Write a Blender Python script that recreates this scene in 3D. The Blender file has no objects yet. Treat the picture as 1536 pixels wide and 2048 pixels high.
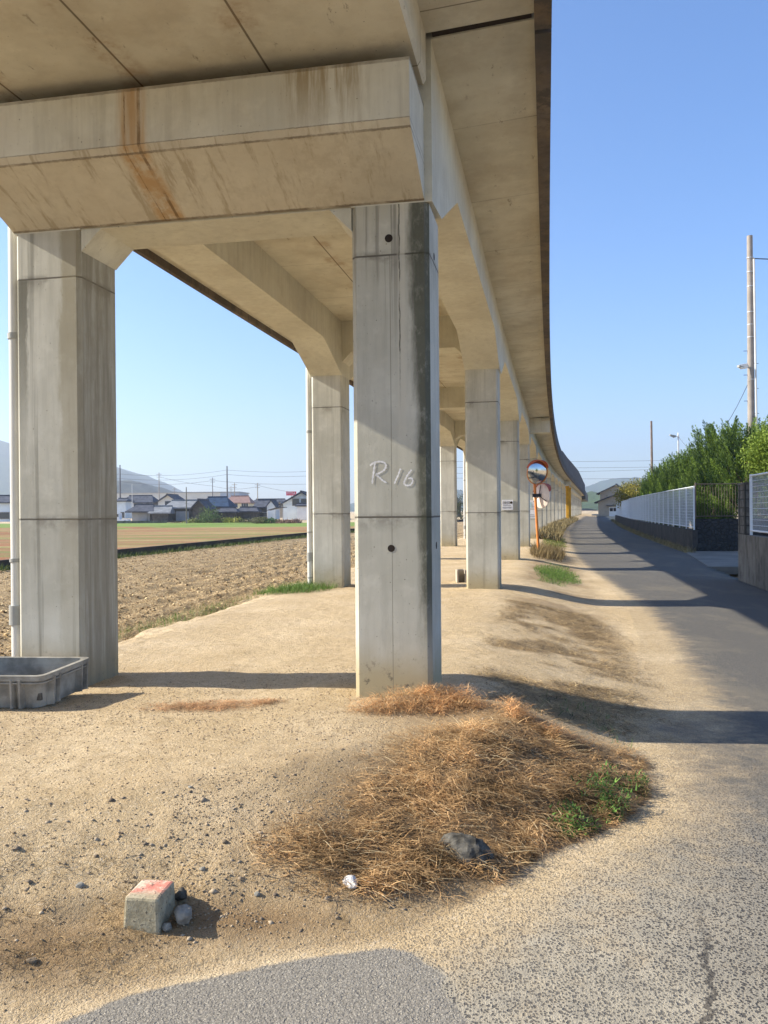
import bpy, math, random
import numpy as np
from mathutils import Vector, Matrix
random.seed(7); RNG = np.random.default_rng(11)
S = bpy.context.scene; COL = S.collection
R = math.radians
# ------------------------------------------------------------------ camera, sky, sun, exposure
CH = 1.4; FPX = 1651.8; PIT = -.0014; ROL = -.00818
cd = bpy.data.cameras.new('camera'); cam = bpy.data.objects.new('camera', cd); COL.objects.link(cam)
cd.sensor_fit = 'VERTICAL'; cd.sensor_height = 24; cd.sensor_width = 18; cd.lens = FPX / 2048 * 24
cd.clip_start = .05; cd.clip_end = 20000
fw = Vector((0, math.cos(PIT), math.sin(PIT))); rt0 = Vector((1, 0, 0)); up0 = rt0.cross(fw)
rt = rt0 * math.cos(ROL) + up0 * math.sin(ROL); up = rt.cross(fw)
cam.matrix_world = Matrix(((rt.x, up.x, -fw.x, 0), (rt.y, up.y, -fw.y, 0), (rt.z, up.z, -fw.z, CH), (0, 0, 0, 1)))
S.camera = cam
SUN_EL = R(31.5); sh = Vector((-.9976, .07, 0)).normalized()
sdir = Vector((sh.x * math.cos(SUN_EL), sh.y * math.cos(SUN_EL), math.sin(SUN_EL)))
W = bpy.data.worlds.new('World'); S.world = W; W.use_nodes = True
nt = W.node_tree; sky = nt.nodes.new('ShaderNodeTexSky'); sky.sky_type = 'NISHITA'; sky.sun_disc = False
sky.sun_elevation = SUN_EL; sky.sun_rotation = math.atan2(sdir.x, sdir.y)
sky.air_density = 1.0; sky.dust_density = .7; sky.ozone_density = 4.5; sky.altitude = 0
bg = nt.nodes['Background']; bg.inputs['Strength'].default_value = .118
hs = nt.nodes.new('ShaderNodeHueSaturation'); hs.inputs['Saturation'].default_value = 1.14; nt.links.new(sky.outputs[0], hs.inputs['Color'])
tn = nt.nodes.new('ShaderNodeMix'); tn.data_type = 'RGBA'; tn.blend_type = 'MULTIPLY'; tn.inputs[0].default_value = 1; tn.inputs[7].default_value = (1.02, .985, 1.06, 1)
nt.links.new(hs.outputs[0], tn.inputs[6]); nt.links.new(tn.outputs[2], bg.inputs[0])
sl = bpy.data.lights.new('sun', 'SUN'); sl.energy = 5.0; sl.angle = R(.5); sl.color = (1, .92, .77)
so = bpy.data.objects.new('sun', sl); COL.objects.link(so); so.rotation_euler = (-sdir).to_track_quat('-Z', 'Y').to_euler()
S.view_settings.view_transform = 'Standard'; S.view_settings.look = 'None'; S.view_settings.exposure = 1.06; S.view_settings.gamma = 1
try:
    S.cycles.max_bounces = 7; S.cycles.diffuse_bounces = 4; S.cycles.transmission_bounces = 3; S.cycles.volume_bounces = 0; S.cycles.use_denoising = True
except Exception: pass
# ------------------------------------------------------------------ helpers: tags, objects
def tag(o, label=None, cat=None, group=None, kind=None):
    for k, v in (('label', label), ('category', cat), ('group', group), ('kind', kind)):
        if v: o[k] = v
    return o
def empty(name, loc=(0, 0, 0), rz=0, parent=None):
    o = bpy.data.objects.new(name, None); COL.objects.link(o); o.location = loc; o.rotation_euler = (0, 0, rz)
    o.empty_display_size = .1
    if parent: o.parent = parent
    return o
def link_mesh(name, me, parent=None, loc=(0, 0, 0)):
    o = bpy.data.objects.new(name, me); COL.objects.link(o); o.location = loc
    if parent: o.parent = parent
    return o
class MB:
    def __init__(s): s.v = []; s.f = []; s.uv = {}; s.mi = []
    def add(s, vs, fs, uv=None, mi=0):
        n = len(s.v); s.v += [tuple(p) for p in vs]
        if uv is not None:
            for i, u in enumerate(uv): s.uv[n + i] = u
        s.f += [tuple(n + i for i in f) for f in fs]; s.mi += [mi] * len(fs); return s
    def box(s, c, d, rz=0, taper=1, mi=0):
        x, y, z = d[0] / 2, d[1] / 2, d[2] / 2; vs = []
        for k, (a, b, e) in enumerate([(-1, -1, -1), (1, -1, -1), (1, 1, -1), (-1, 1, -1), (-1, -1, 1), (1, -1, 1), (1, 1, 1), (-1, 1, 1)]):
            t = taper if e > 0 else 1; X, Y = a * x * t, b * y * t
            vs.append((c[0] + X * math.cos(rz) - Y * math.sin(rz), c[1] + X * math.sin(rz) + Y * math.cos(rz), c[2] + e * z))
        return s.add(vs, [(0, 3, 2, 1), (4, 5, 6, 7), (0, 1, 5, 4), (1, 2, 6, 5), (2, 3, 7, 6), (3, 0, 4, 7)], mi=mi)
    def tube(s, pts, r, n=8, r2=None, mi=0, cap=True):
        pts = [Vector(p) for p in pts]; m = len(pts); vs = []; fs = []
        for i, p in enumerate(pts):
            a = pts[max(i - 1, 0)]; b = pts[min(i + 1, m - 1)]; d = (b - a).normalized()
            u = d.cross(Vector((0, 0, 1))) if abs(d.z) < .95 else d.cross(Vector((0, 1, 0)))
            u.normalize(); w = d.cross(u); rr = r if r2 is None else r + (r2 - r) * i / (m - 1)
            for k in range(n):
                q = 2 * math.pi * k / n; vs.append(p + u * rr * math.cos(q) + w * rr * math.sin(q))
        for i in range(m - 1):
            for k in range(n): fs.append((i * n + k, i * n + (k + 1) % n, (i + 1) * n + (k + 1) % n, (i + 1) * n + k))
        if cap: fs += [tuple(range(n)), tuple((m - 1) * n + k for k in reversed(range(n)))]
        return s.add(vs, fs, mi=mi)
    def prism(s, poly, f0, f1, mi=0):
        # poly: list of 2-D points; f0/f1 map a 2-D point to 3-D on either end
        n = len(poly); vs = [f0(p) for p in poly] + [f1(p) for p in poly]
        return s.add(vs, [tuple(reversed(range(n))), tuple(range(n, 2 * n))] + [(i, (i + 1) % n, n + (i + 1) % n, n + i) for i in range(n)], mi=mi)
    def build(s, name, mat, parent=None, loc=(0, 0, 0), smooth=False, bevel=0, local=False, uvname=True):
        off = Vector((0, 0, 0))
        if not local:
            off = Vector(parent.location) if parent and not parent.parent else (Vector(parent.parent.location) if parent else Vector(loc))
        me = bpy.data.meshes.new(name); me.from_pydata([tuple(Vector(v) - off) for v in s.v], [], s.f)
        for m in (mat if isinstance(mat, (list, tuple)) else [mat]): me.materials.append(m)
        if any(s.mi): me.polygons.foreach_set('material_index', s.mi)
        if s.uv:
            ul = me.uv_layers.new(name='st')
            for l in me.loops: ul.data[l.index].uv = s.uv.get(l.vertex_index, (0, 0))
        if smooth:
            me.polygons.foreach_set('use_smooth', [True] * len(me.polygons)); 
            try: me.set_sharp_from_angle(angle=R(40))
            except Exception: pass
        o = link_mesh(name, me, parent, (0, 0, 0) if parent else (loc if not local else loc))
        if bevel:
            m = o.modifiers.new('b', 'BEVEL'); m.width = bevel; m.segments = 2; m.limit_method = 'ANGLE'; m.angle_limit = R(35)
        me.update(); return o
def fastmesh(name, V, F, mat, parent=None, loc=(0, 0, 0), col=None, smooth=False):
    V = np.asarray(V, np.float32); F = np.asarray(F, np.int32); k = F.shape[1]
    me = bpy.data.meshes.new(name); me.vertices.add(len(V)); me.vertices.foreach_set('co', (V - np.asarray(loc, np.float32)).ravel())
    me.loops.add(F.size); me.loops.foreach_set('vertex_index', F.ravel())
    me.polygons.add(len(F)); me.polygons.foreach_set('loop_start', np.arange(0, F.size, k, dtype=np.int32)); me.polygons.foreach_set('loop_total', np.full(len(F), k, np.int32))
    if smooth: me.polygons.foreach_set('use_smooth', np.ones(len(F), bool))
    if col is not None:
        a = me.attributes.new('col', 'FLOAT_COLOR', 'POINT'); a.data.foreach_set('color', np.hstack([col, np.ones((len(col), 1))]).astype(np.float32).ravel())
    me.update(calc_edges=True); me.validate(); me.materials.append(mat)
    o = link_mesh(name, me, parent, loc if parent is None else (0, 0, 0)); return o
def copy_tree(o, parent=None):
    c = o.copy(); COL.objects.link(c)
    if parent: c.parent = parent
    for ch in [x for x in COL.objects if x.parent == o]: copy_tree(ch, c)
    return c
# ------------------------------------------------------------------ helpers: nodes
class NT:
    def __init__(s, name, rough=.9):
        s.m = bpy.data.materials.new(name); s.m.use_nodes = True; s.t = s.m.node_tree; s.b = s.t.nodes['Principled BSDF']
        s.b.inputs['Roughness'].default_value = rough; s.b.inputs['Specular IOR Level'].default_value = .25
    def n(s, ty, **k):
        x = s.t.nodes.new(ty)
        for a, v in k.items(): setattr(x, a, v)
        return x
    def link(s, a, b): s.t.links.new(a, b)
    def put(s, sock, v):
        if hasattr(v, 'is_linked') or isinstance(v, bpy.types.NodeSocket): s.link(v, sock)
        elif isinstance(v, (tuple, list)) and len(v) == 3 and sock.type == 'RGBA': sock.default_value = (*v, 1)
        else: sock.default_value = v
    def pos(s): return s.n('ShaderNodeNewGeometry').outputs['Position']
    def obj(s): return s.n('ShaderNodeTexCoord').outputs['Object']
    def attr(s, nm, o='Fac'): return s.n('ShaderNodeAttribute', attribute_name=nm).outputs[o]
    def uv(s): return s.n('ShaderNodeUVMap', uv_map='st').outputs[0]
    def xyz(s, v): q = s.n('ShaderNodeSeparateXYZ'); s.link(v, q.inputs[0]); return q.outputs
    def comb(s, x, y, z):
        q = s.n('ShaderNodeCombineXYZ')
        for i, a in enumerate((x, y, z)): s.put(q.inputs[i], a)
        return q.outputs[0]
    def scl(s, v, k):
        q = s.n('ShaderNodeVectorMath', operation='MULTIPLY'); s.link(v, q.inputs[0]); q.inputs[1].default_value = k; return q.outputs[0]
    def dot(s, v, k):
        q = s.n('ShaderNodeVectorMath', operation='DOT_PRODUCT'); s.link(v, q.inputs[0]); q.inputs[1].default_value = k; return q.outputs['Value']
    def noise(s, v, sc, det=4, ro=.55, out=0, dist=0):
        q = s.n('ShaderNodeTexNoise'); s.link(v, q.inputs['Vector']); q.inputs['Scale'].default_value = sc; q.inputs['Detail'].default_value = det; q.inputs['Roughness'].default_value = ro; q.inputs['Distortion'].default_value = dist
        return q.outputs[out]
    def vor(s, v, sc, feature='F1', out='Distance', rnd=1):
        q = s.n('ShaderNodeTexVoronoi', feature=feature); s.link(v, q.inputs['Vector']); q.inputs['Scale'].default_value = sc; q.inputs['Randomness'].default_value = rnd; return q.outputs[out]
    def M(s, op, a, b=0, c=None, clamp=False):
        q = s.n('ShaderNodeMath', operation=op, use_clamp=clamp); s.put(q.inputs[0], a); s.put(q.inputs[1], b)
        if c is not None: s.put(q.inputs[2], c)
        return q.outputs[0]
    def step(s, v, a, b, lo=0, hi=1):
        q = s.n('ShaderNodeMapRange', interpolation_type='SMOOTHSTEP'); s.put(q.inputs[0], v)
        for i, x in zip((1, 2, 3, 4), (a, b, lo, hi)): q.inputs[i].default_value = x
        return q.outputs[0]
    def mix(s, f, a, b, mode='MIX'):
        q = s.n('ShaderNodeMix', data_type='RGBA', blend_type=mode); s.put(q.inputs[0], f); s.put(q.inputs[6], a); s.put(q.inputs[7], b); return q.outputs[2]
    def near(s, v, c, w):   # 1 where |v-c|<w
        return s.step(s.M('ABSOLUTE', s.M('SUBTRACT', v, c)), w * .5, w, 1, 0)
    def bump(s, h, st=.5, d=.01, prev=None):
        q = s.n('ShaderNodeBump'); s.link(h, q.inputs['Height']); q.inputs['Strength'].default_value = st; q.inputs['Distance'].default_value = d
        if prev is not None: s.link(prev, q.inputs['Normal'])
        return q.outputs[0]
    def out(s, col, normal=None, rough=None):
        s.put(s.b.inputs['Base Color'], col)
        if normal is not None: s.link(normal, s.b.inputs['Normal'])
        if rough is not None: s.put(s.b.inputs['Roughness'], rough)
        return s.m
def simple(name, col, rough=.7, var=.15, sc=6, metal=0, bump=.2, spec=.3):
    t = NT(name, rough); t.b.inputs['Metallic'].default_value = metal; t.b.inputs['Specular IOR Level'].default_value = spec
    n = t.noise(t.pos(), sc, 5); d = tuple(c * (1 - var) for c in col); e = tuple(min(1, c * (1 + var)) for c in col)
    return t.out(t.mix(t.step(n, .3, .7), d, e), t.bump(n, bump, .01))
# ------------------------------------------------------------------ viaduct line: s along, t to the right
A0 = (.3463, 6.098, .19348, .00068); SS = 85.; SP = 8.5945; PW = .586; WI = 2.828
def arc0(s):
    X0, Y0, th, k = A0
    return X0 + (math.cos(th) - math.cos(th + k * s)) / k, Y0 + (math.sin(th + k * s) - math.sin(th)) / k, th + k * s
E85 = arc0(SS); E00 = arc0(0)
def P(s, t, z):
    if s > SS: x, y, a = E85; x += (s - SS) * math.sin(a); y += (s - SS) * math.cos(a)
    elif s < 0: x, y, a = E00; x += s * math.sin(a); y += s * math.cos(a)
    else: x, y, a = arc0(s)
    return (x + t * math.cos(a), y - t * math.sin(a), z)
def heading(s): return (E85 if s > SS else E00 if s < 0 else arc0(s))[2]
def st_of(x, y):
    X0, Y0, th, k = A0; cx = X0 + math.cos(th) / k; cy = Y0 - math.sin(th) / k
    dx = cx - x; dy = y - cy; s = (np.arctan2(dy, dx) - th) / k; t = 1 / k - np.hypot(dx, dy)
    for E, m in ((E85, s > SS), (E00, s < 0)):
        ox, oy, a = E; s2 = (x - ox) * math.sin(a) + (y - oy) * math.cos(a); t2 = (x - ox) * math.cos(a) - (y - oy) * math.sin(a)
        s = np.where(m, s2 + (SS if E is E85 else 0), s); t = np.where(m, t2, t)
    return s, t
def at(px, py, Y):      # measured direction in the photo -> real point at depth Y
    a, b = px - 768, py - 1024; c, s = math.cos(ROL), math.sin(ROL); u = (c * a + s * b) / FPX; v = (-s * a + c * b) / FPX
    return Vector((u * Y, Y, CH - v * Y + Y * PIT))
# ------------------------------------------------------------------ ground shape
def sst(x, a, b):
    q = np.clip((x - a) / (b - a), 0, 1); return q * q * (3 - 2 * q)
EDGE = [(-60, -18), (-6, .6), (-3, 1.9), (-1.4, 2.62), (-.96, 2.98), (-.4, 3.2), (.03, 3.31), (.38, 3.66), (.75, 4.1), (1.2, 4.45), (1.5, 4.85), (1.68, 5.5), (1.80, 6.4)] + \
       [P(s, t, 0)[:2] for s, t in ((2.5, 1.7), (5, 2.0), (9, 2.2), (13, 2.1), (18, 1.8), (24, 1.55), (35, 1.4), (60, 1.15), (103, .95), (160, .9), (320, .9))]
def edge_dist(x, y):
    best = np.full(x.shape, 1e9); sg = np.zeros(x.shape)
    for (ax, ay), (bx, by) in zip(EDGE[:-1], EDGE[1:]):
        dx, dy = bx - ax, by - ay; q = np.clip(((x - ax) * dx + (y - ay) * dy) / (dx * dx + dy * dy), 0, 1)
        d = np.hypot(x - ax - q * dx, y - ay - q * dy); c = dx * (y - ay) - dy * (x - ax)
        m = d < best; best = np.where(m, d, best); sg = np.where(m, np.sign(c), sg)
    return best * sg            # > 0 on the bare ground side
def vn(x, y, sc, seed=0):       # cheap value noise
    x = x * sc + seed * 17.3; y = y * sc - seed * 9.1; xi = np.floor(x).astype(np.int64); yi = np.floor(y).astype(np.int64); fx = x - xi; fy = y - yi
    h = lambda a, b: (((a * 374761393 + b * 668265263 + seed * 1442695) ^ ((a * 374761393 + b * 668265263) >> 13)) * 1274126177 & 0x7fffffff) / 0x7fffffff
    fx = fx * fx * (3 - 2 * fx); fy = fy * fy * (3 - 2 * fy)
    return (h(xi, yi) * (1 - fx) + h(xi + 1, yi) * fx) * (1 - fy) + (h(xi, yi + 1) * (1 - fx) + h(xi + 1, yi + 1) * fx) * fy
MOUND = [(.28, 5.93, .36, .17, .085), (.75, 5.65, .35, .15, .03)]
def fields(x, y):
    s, t = st_of(x, y); d = edge_dist(x, y)
    near = (np.hypot(x, y) < 40)
    wfr = sst(y, 7.5, 5.5)                      # in front of the first pillar: the pad falls to the asphalt
    w = .25 + .75 * sst(x, .8, -1.5)
    steep = sst(x, .0, .5) * sst(y, 6.8, 5.8)
    ww = np.where(y < 7, 1.3 - .45 * steep, 1.25 + .75 * sst(y, 7, 9))
    dq = np.clip((d + .02 * vn(x, y, 3, 2)) / ww, 0, 1); z = -.30 + .30 * (.7 * dq + .3 * sst(dq, 0, 1)) * sst(d, -.02, .03)
    tw = t + .25 * (vn(x, y, .8, 12) - .5); zB = -.30 * sst(tw, -.1, 2.0); bl = sst(y, 5.9, 6.7) * sst(t, -1, -.5); z = z * (1 - bl) + zB * bl
    z += np.where(d < 0, -.0, 0)
    for mx, my, rx, ry, h in MOUND:
        z += h * np.exp(-((x - mx) / rx) ** 2 - ((y - my) / ry) ** 2) * sst(d, -.02, .22) * near
    # right of the road
    ditch = sst(t, 5.36, 5.4) * sst(t, 6.12, 6.08) * sst(s, 19.4, 19.2) * sst(s, -20, -18)
    z += -.75 * ditch
    # ploughed field on the left
    fe = t + 4.15 + .35 * (vn(x, y, .8, 3) - .5) + .35 * (vn(x, y, 3.1, 33) - .5) + .2 * (vn(x, y, 9, 34) - .5) + np.where(s < 4, (4 - s) * -.18, 0)
    pl = sst(fe, .15, -.15) * sst(t, -13.6, -13.5) * sst(s, -60, -50)
    z += -.14 * sst(fe, .5, -.3) * sst(s, -80, -60) * (t > -40) * (y < 260)
    cl = vn(x, y, 14, 4) * .5 + vn(x, y, 6, 5) * .5
    z += pl * ((cl - .5) * .10 + .03 * np.sin(t * 2 * np.pi / .75 + .6 * vn(x, y, .5, 61)))
    grass = sst(t, -14.0, -14.2) * sst(s, -80, -60) * (y < 112 + 12 * vn(x, y, .1, 3))
    z += near * ((vn(x, y, 2.2, 1) - .5) * .02 + (vn(x, y, 9, 6) - .5) * .008) * sst(d, 0, .3) * (1 - pl)
    rough = sst(y, 4.3, 3.4) * sst(d, .0, .3) * sst(x, .8, -.2)
    z += rough * ((vn(x, y, 22, 7) - .5) * .012 + (vn(x, y, 9, 8) - .5) * .022)
    z += .006 * (vn(x, y, .7, 9) - .5) * sst(-d, 0, .6)
    return s, t, d, z, pl, grass
def ground_z(x, y):
    x = np.atleast_1d(np.asarray(x, float)); y = np.atleast_1d(np.asarray(y, float)); return fields(x, y)[3]
def gz(x, y): return float(ground_z(x, y)[0])
def axis(lo, hi, c0, c1, fine, g):
    a = list(np.arange(c0, c1, fine)); x = a[-1]; st = fine
    while x < hi: st = min(st * (1 + g), 160); x += st; a.append(x)
    x = c0; st = fine
    while x > lo: st = min(st * (1 + g * 1.6), 160); x -= st; a.insert(0, x)
    return np.array(a)
# ------------------------------------------------------------------ materials: ground
def ground_mat():
    t = NT('ground_surface', .95); p = t.pos(); X, Y, Z = t.xyz(p)
    road, pl, gr, patch, drift, lit = (t.attr(n) for n in ('road', 'plough', 'grass', 'patch', 'drift', 'litter'))
    n1 = t.noise(p, 1.3, 6, .6); n2 = t.noise(p, 9, 6, .65); n3 = t.noise(p, 60, 4, .7); n4 = t.noise(p, 240, 2, .6)
    sand = t.mix(t.step(n1, .35, .68), (.56, .42, .235), (.72, .57, .36))
    sand = t.mix(t.step(n2, .38, .7, 0, .5), sand, (.42, .30, .155))
    sand = t.mix(t.step(n3, .54, .68, 0, .6), sand, (.26, .185, .105)); sand = t.mix(t.step(n4, .5, .66, 0, .65), sand, (.68, .57, .42)); sand = t.mix(t.step(t.noise(p, 130, 3, .8), .54, .62, 0, .8), sand, (.15, .10, .06)); sand = t.mix(t.step(t.noise(p, 42, 4, .8), .56, .64, 0, .7), sand, (.72, .60, .43))
    peb = t.vor(p, 34); sand = t.mix(t.M('MULTIPLY', t.step(peb, .10, .17, 1, 0), t.step(t.noise(p, 3, 2), .5, .62)), sand, (.20, .17, .15))
    sand = t.mix(t.step(t.noise(p, 2.6, 5, .75), .5, .68, 0, .45), sand, (.36, .245, .12)); sand = t.mix(t.M('MULTIPLY', lit, .85), sand, t.mix(n3, (.10, .055, .022), (.30, .18, .08)))
    # old asphalt: pale sand filled matrix with dark stones showing
    v = t.vor(t.n('ShaderNodeVectorMath', operation='ADD').outputs[0] if False else p, 78); v2 = t.vor(p, 30)
    stone = t.M('MAXIMUM', t.step(v, .30, .42, 1, 0), t.step(v2, .17, .28, 1, 0))
    fillmask = t.step(t.M('ADD', drift, t.M('MULTIPLY', t.M('SUBTRACT', t.noise(p, 5, 5, .7), .5), .9)), .15, .85)
    oldc = t.mix(t.step(n2, .3, .7), (.30, .27, .215), (.43, .385, .30))
    stn = t.mix(t.noise(p, 90, 1), (.035, .033, .033), (.15, .14, .13))
    old = t.mix(t.M('MULTIPLY', stone, t.step(n1, .2, .6, .55, 1)), oldc, stn)
    worn = t.mix(t.step(n3, .35, .65), (.066, .065, .063), (.13, .124, .114)); worn = t.mix(t.M('MULTIPLY', t.step(n4, .48, .6), .6), worn, (.30, .27, .22)); worn = t.mix(t.M('MULTIPLY', t.step(t.noise(t.scl(p, (1, .5, 1)), 1.1, 6, .7), .48, .65), .3), worn, (.28, .24, .17))
    old = t.mix(t.step(t.M('ADD', X, t.M('MULTIPLY', n1, .8)), 1.2, 2.2, 0, .85), old, t.mix(stone, (.235, .215, .18), (.05, .048, .046)))
    cr = t.M('MULTIPLY', t.near(t.M('ADD', t.M('SUBTRACT', X, t.M('MULTIPLY', Y, .36)), t.M('MULTIPLY', t.M('SUBTRACT', t.noise(p, 4, 5, .7), .5), .22)), .08, .013), t.step(Y, 3.0, 3.7, .8, 0)); old = t.mix(cr, old, (.06, .055, .05))
    asph = t.mix(t.step(t.M('ADD', Y, t.M('MULTIPLY', n2, 1.)), 4.2, 6.2, 0, 1), old, worn)
    asph = t.mix(fillmask, asph, t.mix(t.M('MULTIPLY', stone, .45), sand, stn))
    newa = t.mix(t.step(n3, .35, .65), (.20, .185, .16), (.30, .275, .235)); newa = t.mix(t.M('MULTIPLY', t.step(t.vor(p, 110), .25, .35, 1, 0), .7), newa, (.5, .46, .38))
    newa = t.mix(t.M('MULTIPLY', t.step(t.M('ADD', drift, t.M('MULTIPLY', t.M('SUBTRACT', t.noise(p, 7, 6, .75), .5), .6)), .3, .6), .92), newa, sand)
    asph = t.mix(t.step(t.M('ADD', patch, t.M('MULTIPLY', t.M('SUBTRACT', t.noise(p, 15, 6, .75), .5), 1.1)), .44, .52), asph, newa)
    # ploughed soil with chopped straw
    soil = t.mix(t.step(n3, .3, .7), (.17, .105, .05), (.50, .36, .185)); soil = t.mix(t.step(t.noise(p, 26, 3, .8), .5, .62, 0, .8), soil, (.68, .53, .30))
    nx = t.noise(t.comb(t.M('MULTIPLY', X, .05), t.M('MULTIPLY', Y, .35), 0.), 1, 4); ng = t.noise(p, 1.1, 5, .7)
    gc = t.mix(t.step(nx, .40, .47), (.22, .21, .055), (.33, .14, .06)); gc = t.mix(t.step(nx, .50, .56), gc, (.38, .27, .11)); gc = t.mix(t.step(nx, .60, .66), gc, (.22, .27, .05))
    gc = t.mix(t.step(t.M('ADD', Y, t.M('MULTIPLY', ng, 6)), 84, 90), gc, (.17, .28, .04))
    gc = t.mix(t.step(ng, .35, .7, 0, .6), gc, (.20, .15, .07))
    ne = t.M('MULTIPLY', t.M('SUBTRACT', t.noise(p, 4, 6, .7), .5), .7)
    c = t.mix(t.step(t.M('ADD', road, ne), .4, .6), sand, asph)
    c = t.mix(t.step(t.M('ADD', pl, ne), .4, .6), c, soil); c = t.mix(t.step(gr, .4, .6), c, gc)
    sandy = t.M('SUBTRACT', 1.0, t.step(t.M('ADD', road, ne), .4, .6))
    hsand = t.M('SUBTRACT', t.M('ADD', t.M('MULTIPLY', n3, .6), t.M('ADD', t.M('MULTIPLY', n2, .8), t.M('MULTIPLY', n4, .2))), .8)
    hasp = t.M('MULTIPLY', stone, -.25); h = t.M('ADD', t.M('MULTIPLY', hsand, t.M('ADD', .35, t.M('MULTIPLY', sandy, .65))), t.M('MULTIPLY', hasp, road))
    return t.out(c, t.bump(t.M('ADD', t.M('ADD', h, t.M('MULTIPLY', t.M('MULTIPLY', t.M('SUBTRACT', t.noise(p, 6, 5, .7), .5), 1.6), sandy)), t.M('MULTIPLY', t.M('SUBTRACT', t.noise(p, 110, 3, .75), .5), .45)), .9, .020))
GM = ground_mat()
def vnormals(V, nx, ny):
    G = V.reshape(ny, nx, 3); a = np.gradient(G, axis=1); b = np.gradient(G, axis=0); n = np.cross(a, b); n /= np.linalg.norm(n, axis=2)[..., None] + 1e-12
    return n.reshape(-1, 3)
def make_ground():
    xs = axis(-3200, 3200, -3.2, 3.4, .036, .028); ys = axis(-300, 3600, 2.2, 7.4, .034, .0155)
    X, Y = np.meshgrid(xs, ys); x = X.ravel(); y = Y.ravel()
    s, t, d, z, pl, gr = fields(x, y)
    right = sst(t, 5.75, 5.95)
    road = sst(d, .08, -.08) * (1 - right) * sst(s, 200, 190)
    # the crossing road that passes the camera
    patch = sst(d, .05, -.11) * sst((x - .04) - (3.3 - y) * .42 - .12 * (vn(x, y, 5, 11) - .5) - .06 * (vn(x, y, 13, 13) - .5), .07, -.07) * sst(s, 1, 0)
    drift = np.clip(1.1 * np.exp(-np.clip(-d, 0, 99) / (.34 - .26 * patch - .12 * sst(s, 6, 14))) + .45 * np.exp(-((t - 2.1) / .4) ** 2) * sst(s, -1.2, 2) * sst(s, 14, 6) + .12 * sst(y, 9, 4) * (1 - patch) - .3 * patch * sst(-d, .05, .2), 0, 1)
    L = [(.5, 5.75, .6, .3), (.9, 4.9, .9, .6), (.3, 4.3, .8, .5), (0., 3.8, .55, .3), (1.2, 4.8, .45, .5), (-1.25, 5.95, .35, .1), (-1.3, 3.1, .5, .22), (-.6, 3.35, .5, .15), (-1.9, 2.9, .3, .2)]
    lit = sum(np.exp(-((x - a) / c) ** 2 - ((y - b) / e) ** 2) for a, b, c, e in L); lit = np.clip(lit * .9, 0, 1) * (d > -.05) + .55 * sst(t, .1, .5) * sst(t, 2.0, 1.3) * sst(y, 5.8, 6.5) * sst(vn(x, y, 1.3, 51) * .6 + vn(x, y, 4, 52) * .4, .35, .6) * sst(d, -.1, .3)
    nx, ny = len(xs), len(ys); V = np.stack([x, y, z], 1)
    i = np.arange((nx - 1) * (ny - 1)); r, c = i // (nx - 1), i % (nx - 1); a = r * nx + c
    F = np.stack([a, a + 1, a + nx + 1, a + nx], 1); VN = vnormals(V, nx, ny)
    av = lambda q: q[F].mean(1)
    fr = av(road) > .5; fp = av(pl) > .5; fg = av(gr) > .5
    kindf = np.where(fp, 2, np.where(fg, 3, np.where(fr, 1, 0)))
    for k, nm in enumerate(('ground', 'road', 'ploughed_field', 'grass_field')):
        f = F[kindf == k]; VV = V; n0 = len(V)
        if k == 0: VV = np.concatenate([V, V - np.array([0, 0, .012])]); f = np.concatenate([f, F[kindf != 0] + n0])
        u, inv = np.unique(f, return_inverse=True); f = inv.reshape(f.shape)
        o = fastmesh(nm, VV[u], f, GM, smooth=True); tag(o, kind='structure'); o.data.normals_split_custom_set_from_vertices(VN[u % n0].tolist())
        for an, q in (('road', road), ('plough', pl), ('grass', gr), ('patch', patch), ('drift', drift), ('litter', lit)):
            at_ = o.data.attributes.new(an, 'FLOAT', 'POINT'); at_.data.foreach_set('value', q[u % n0].astype(np.float32))
make_ground()
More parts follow.
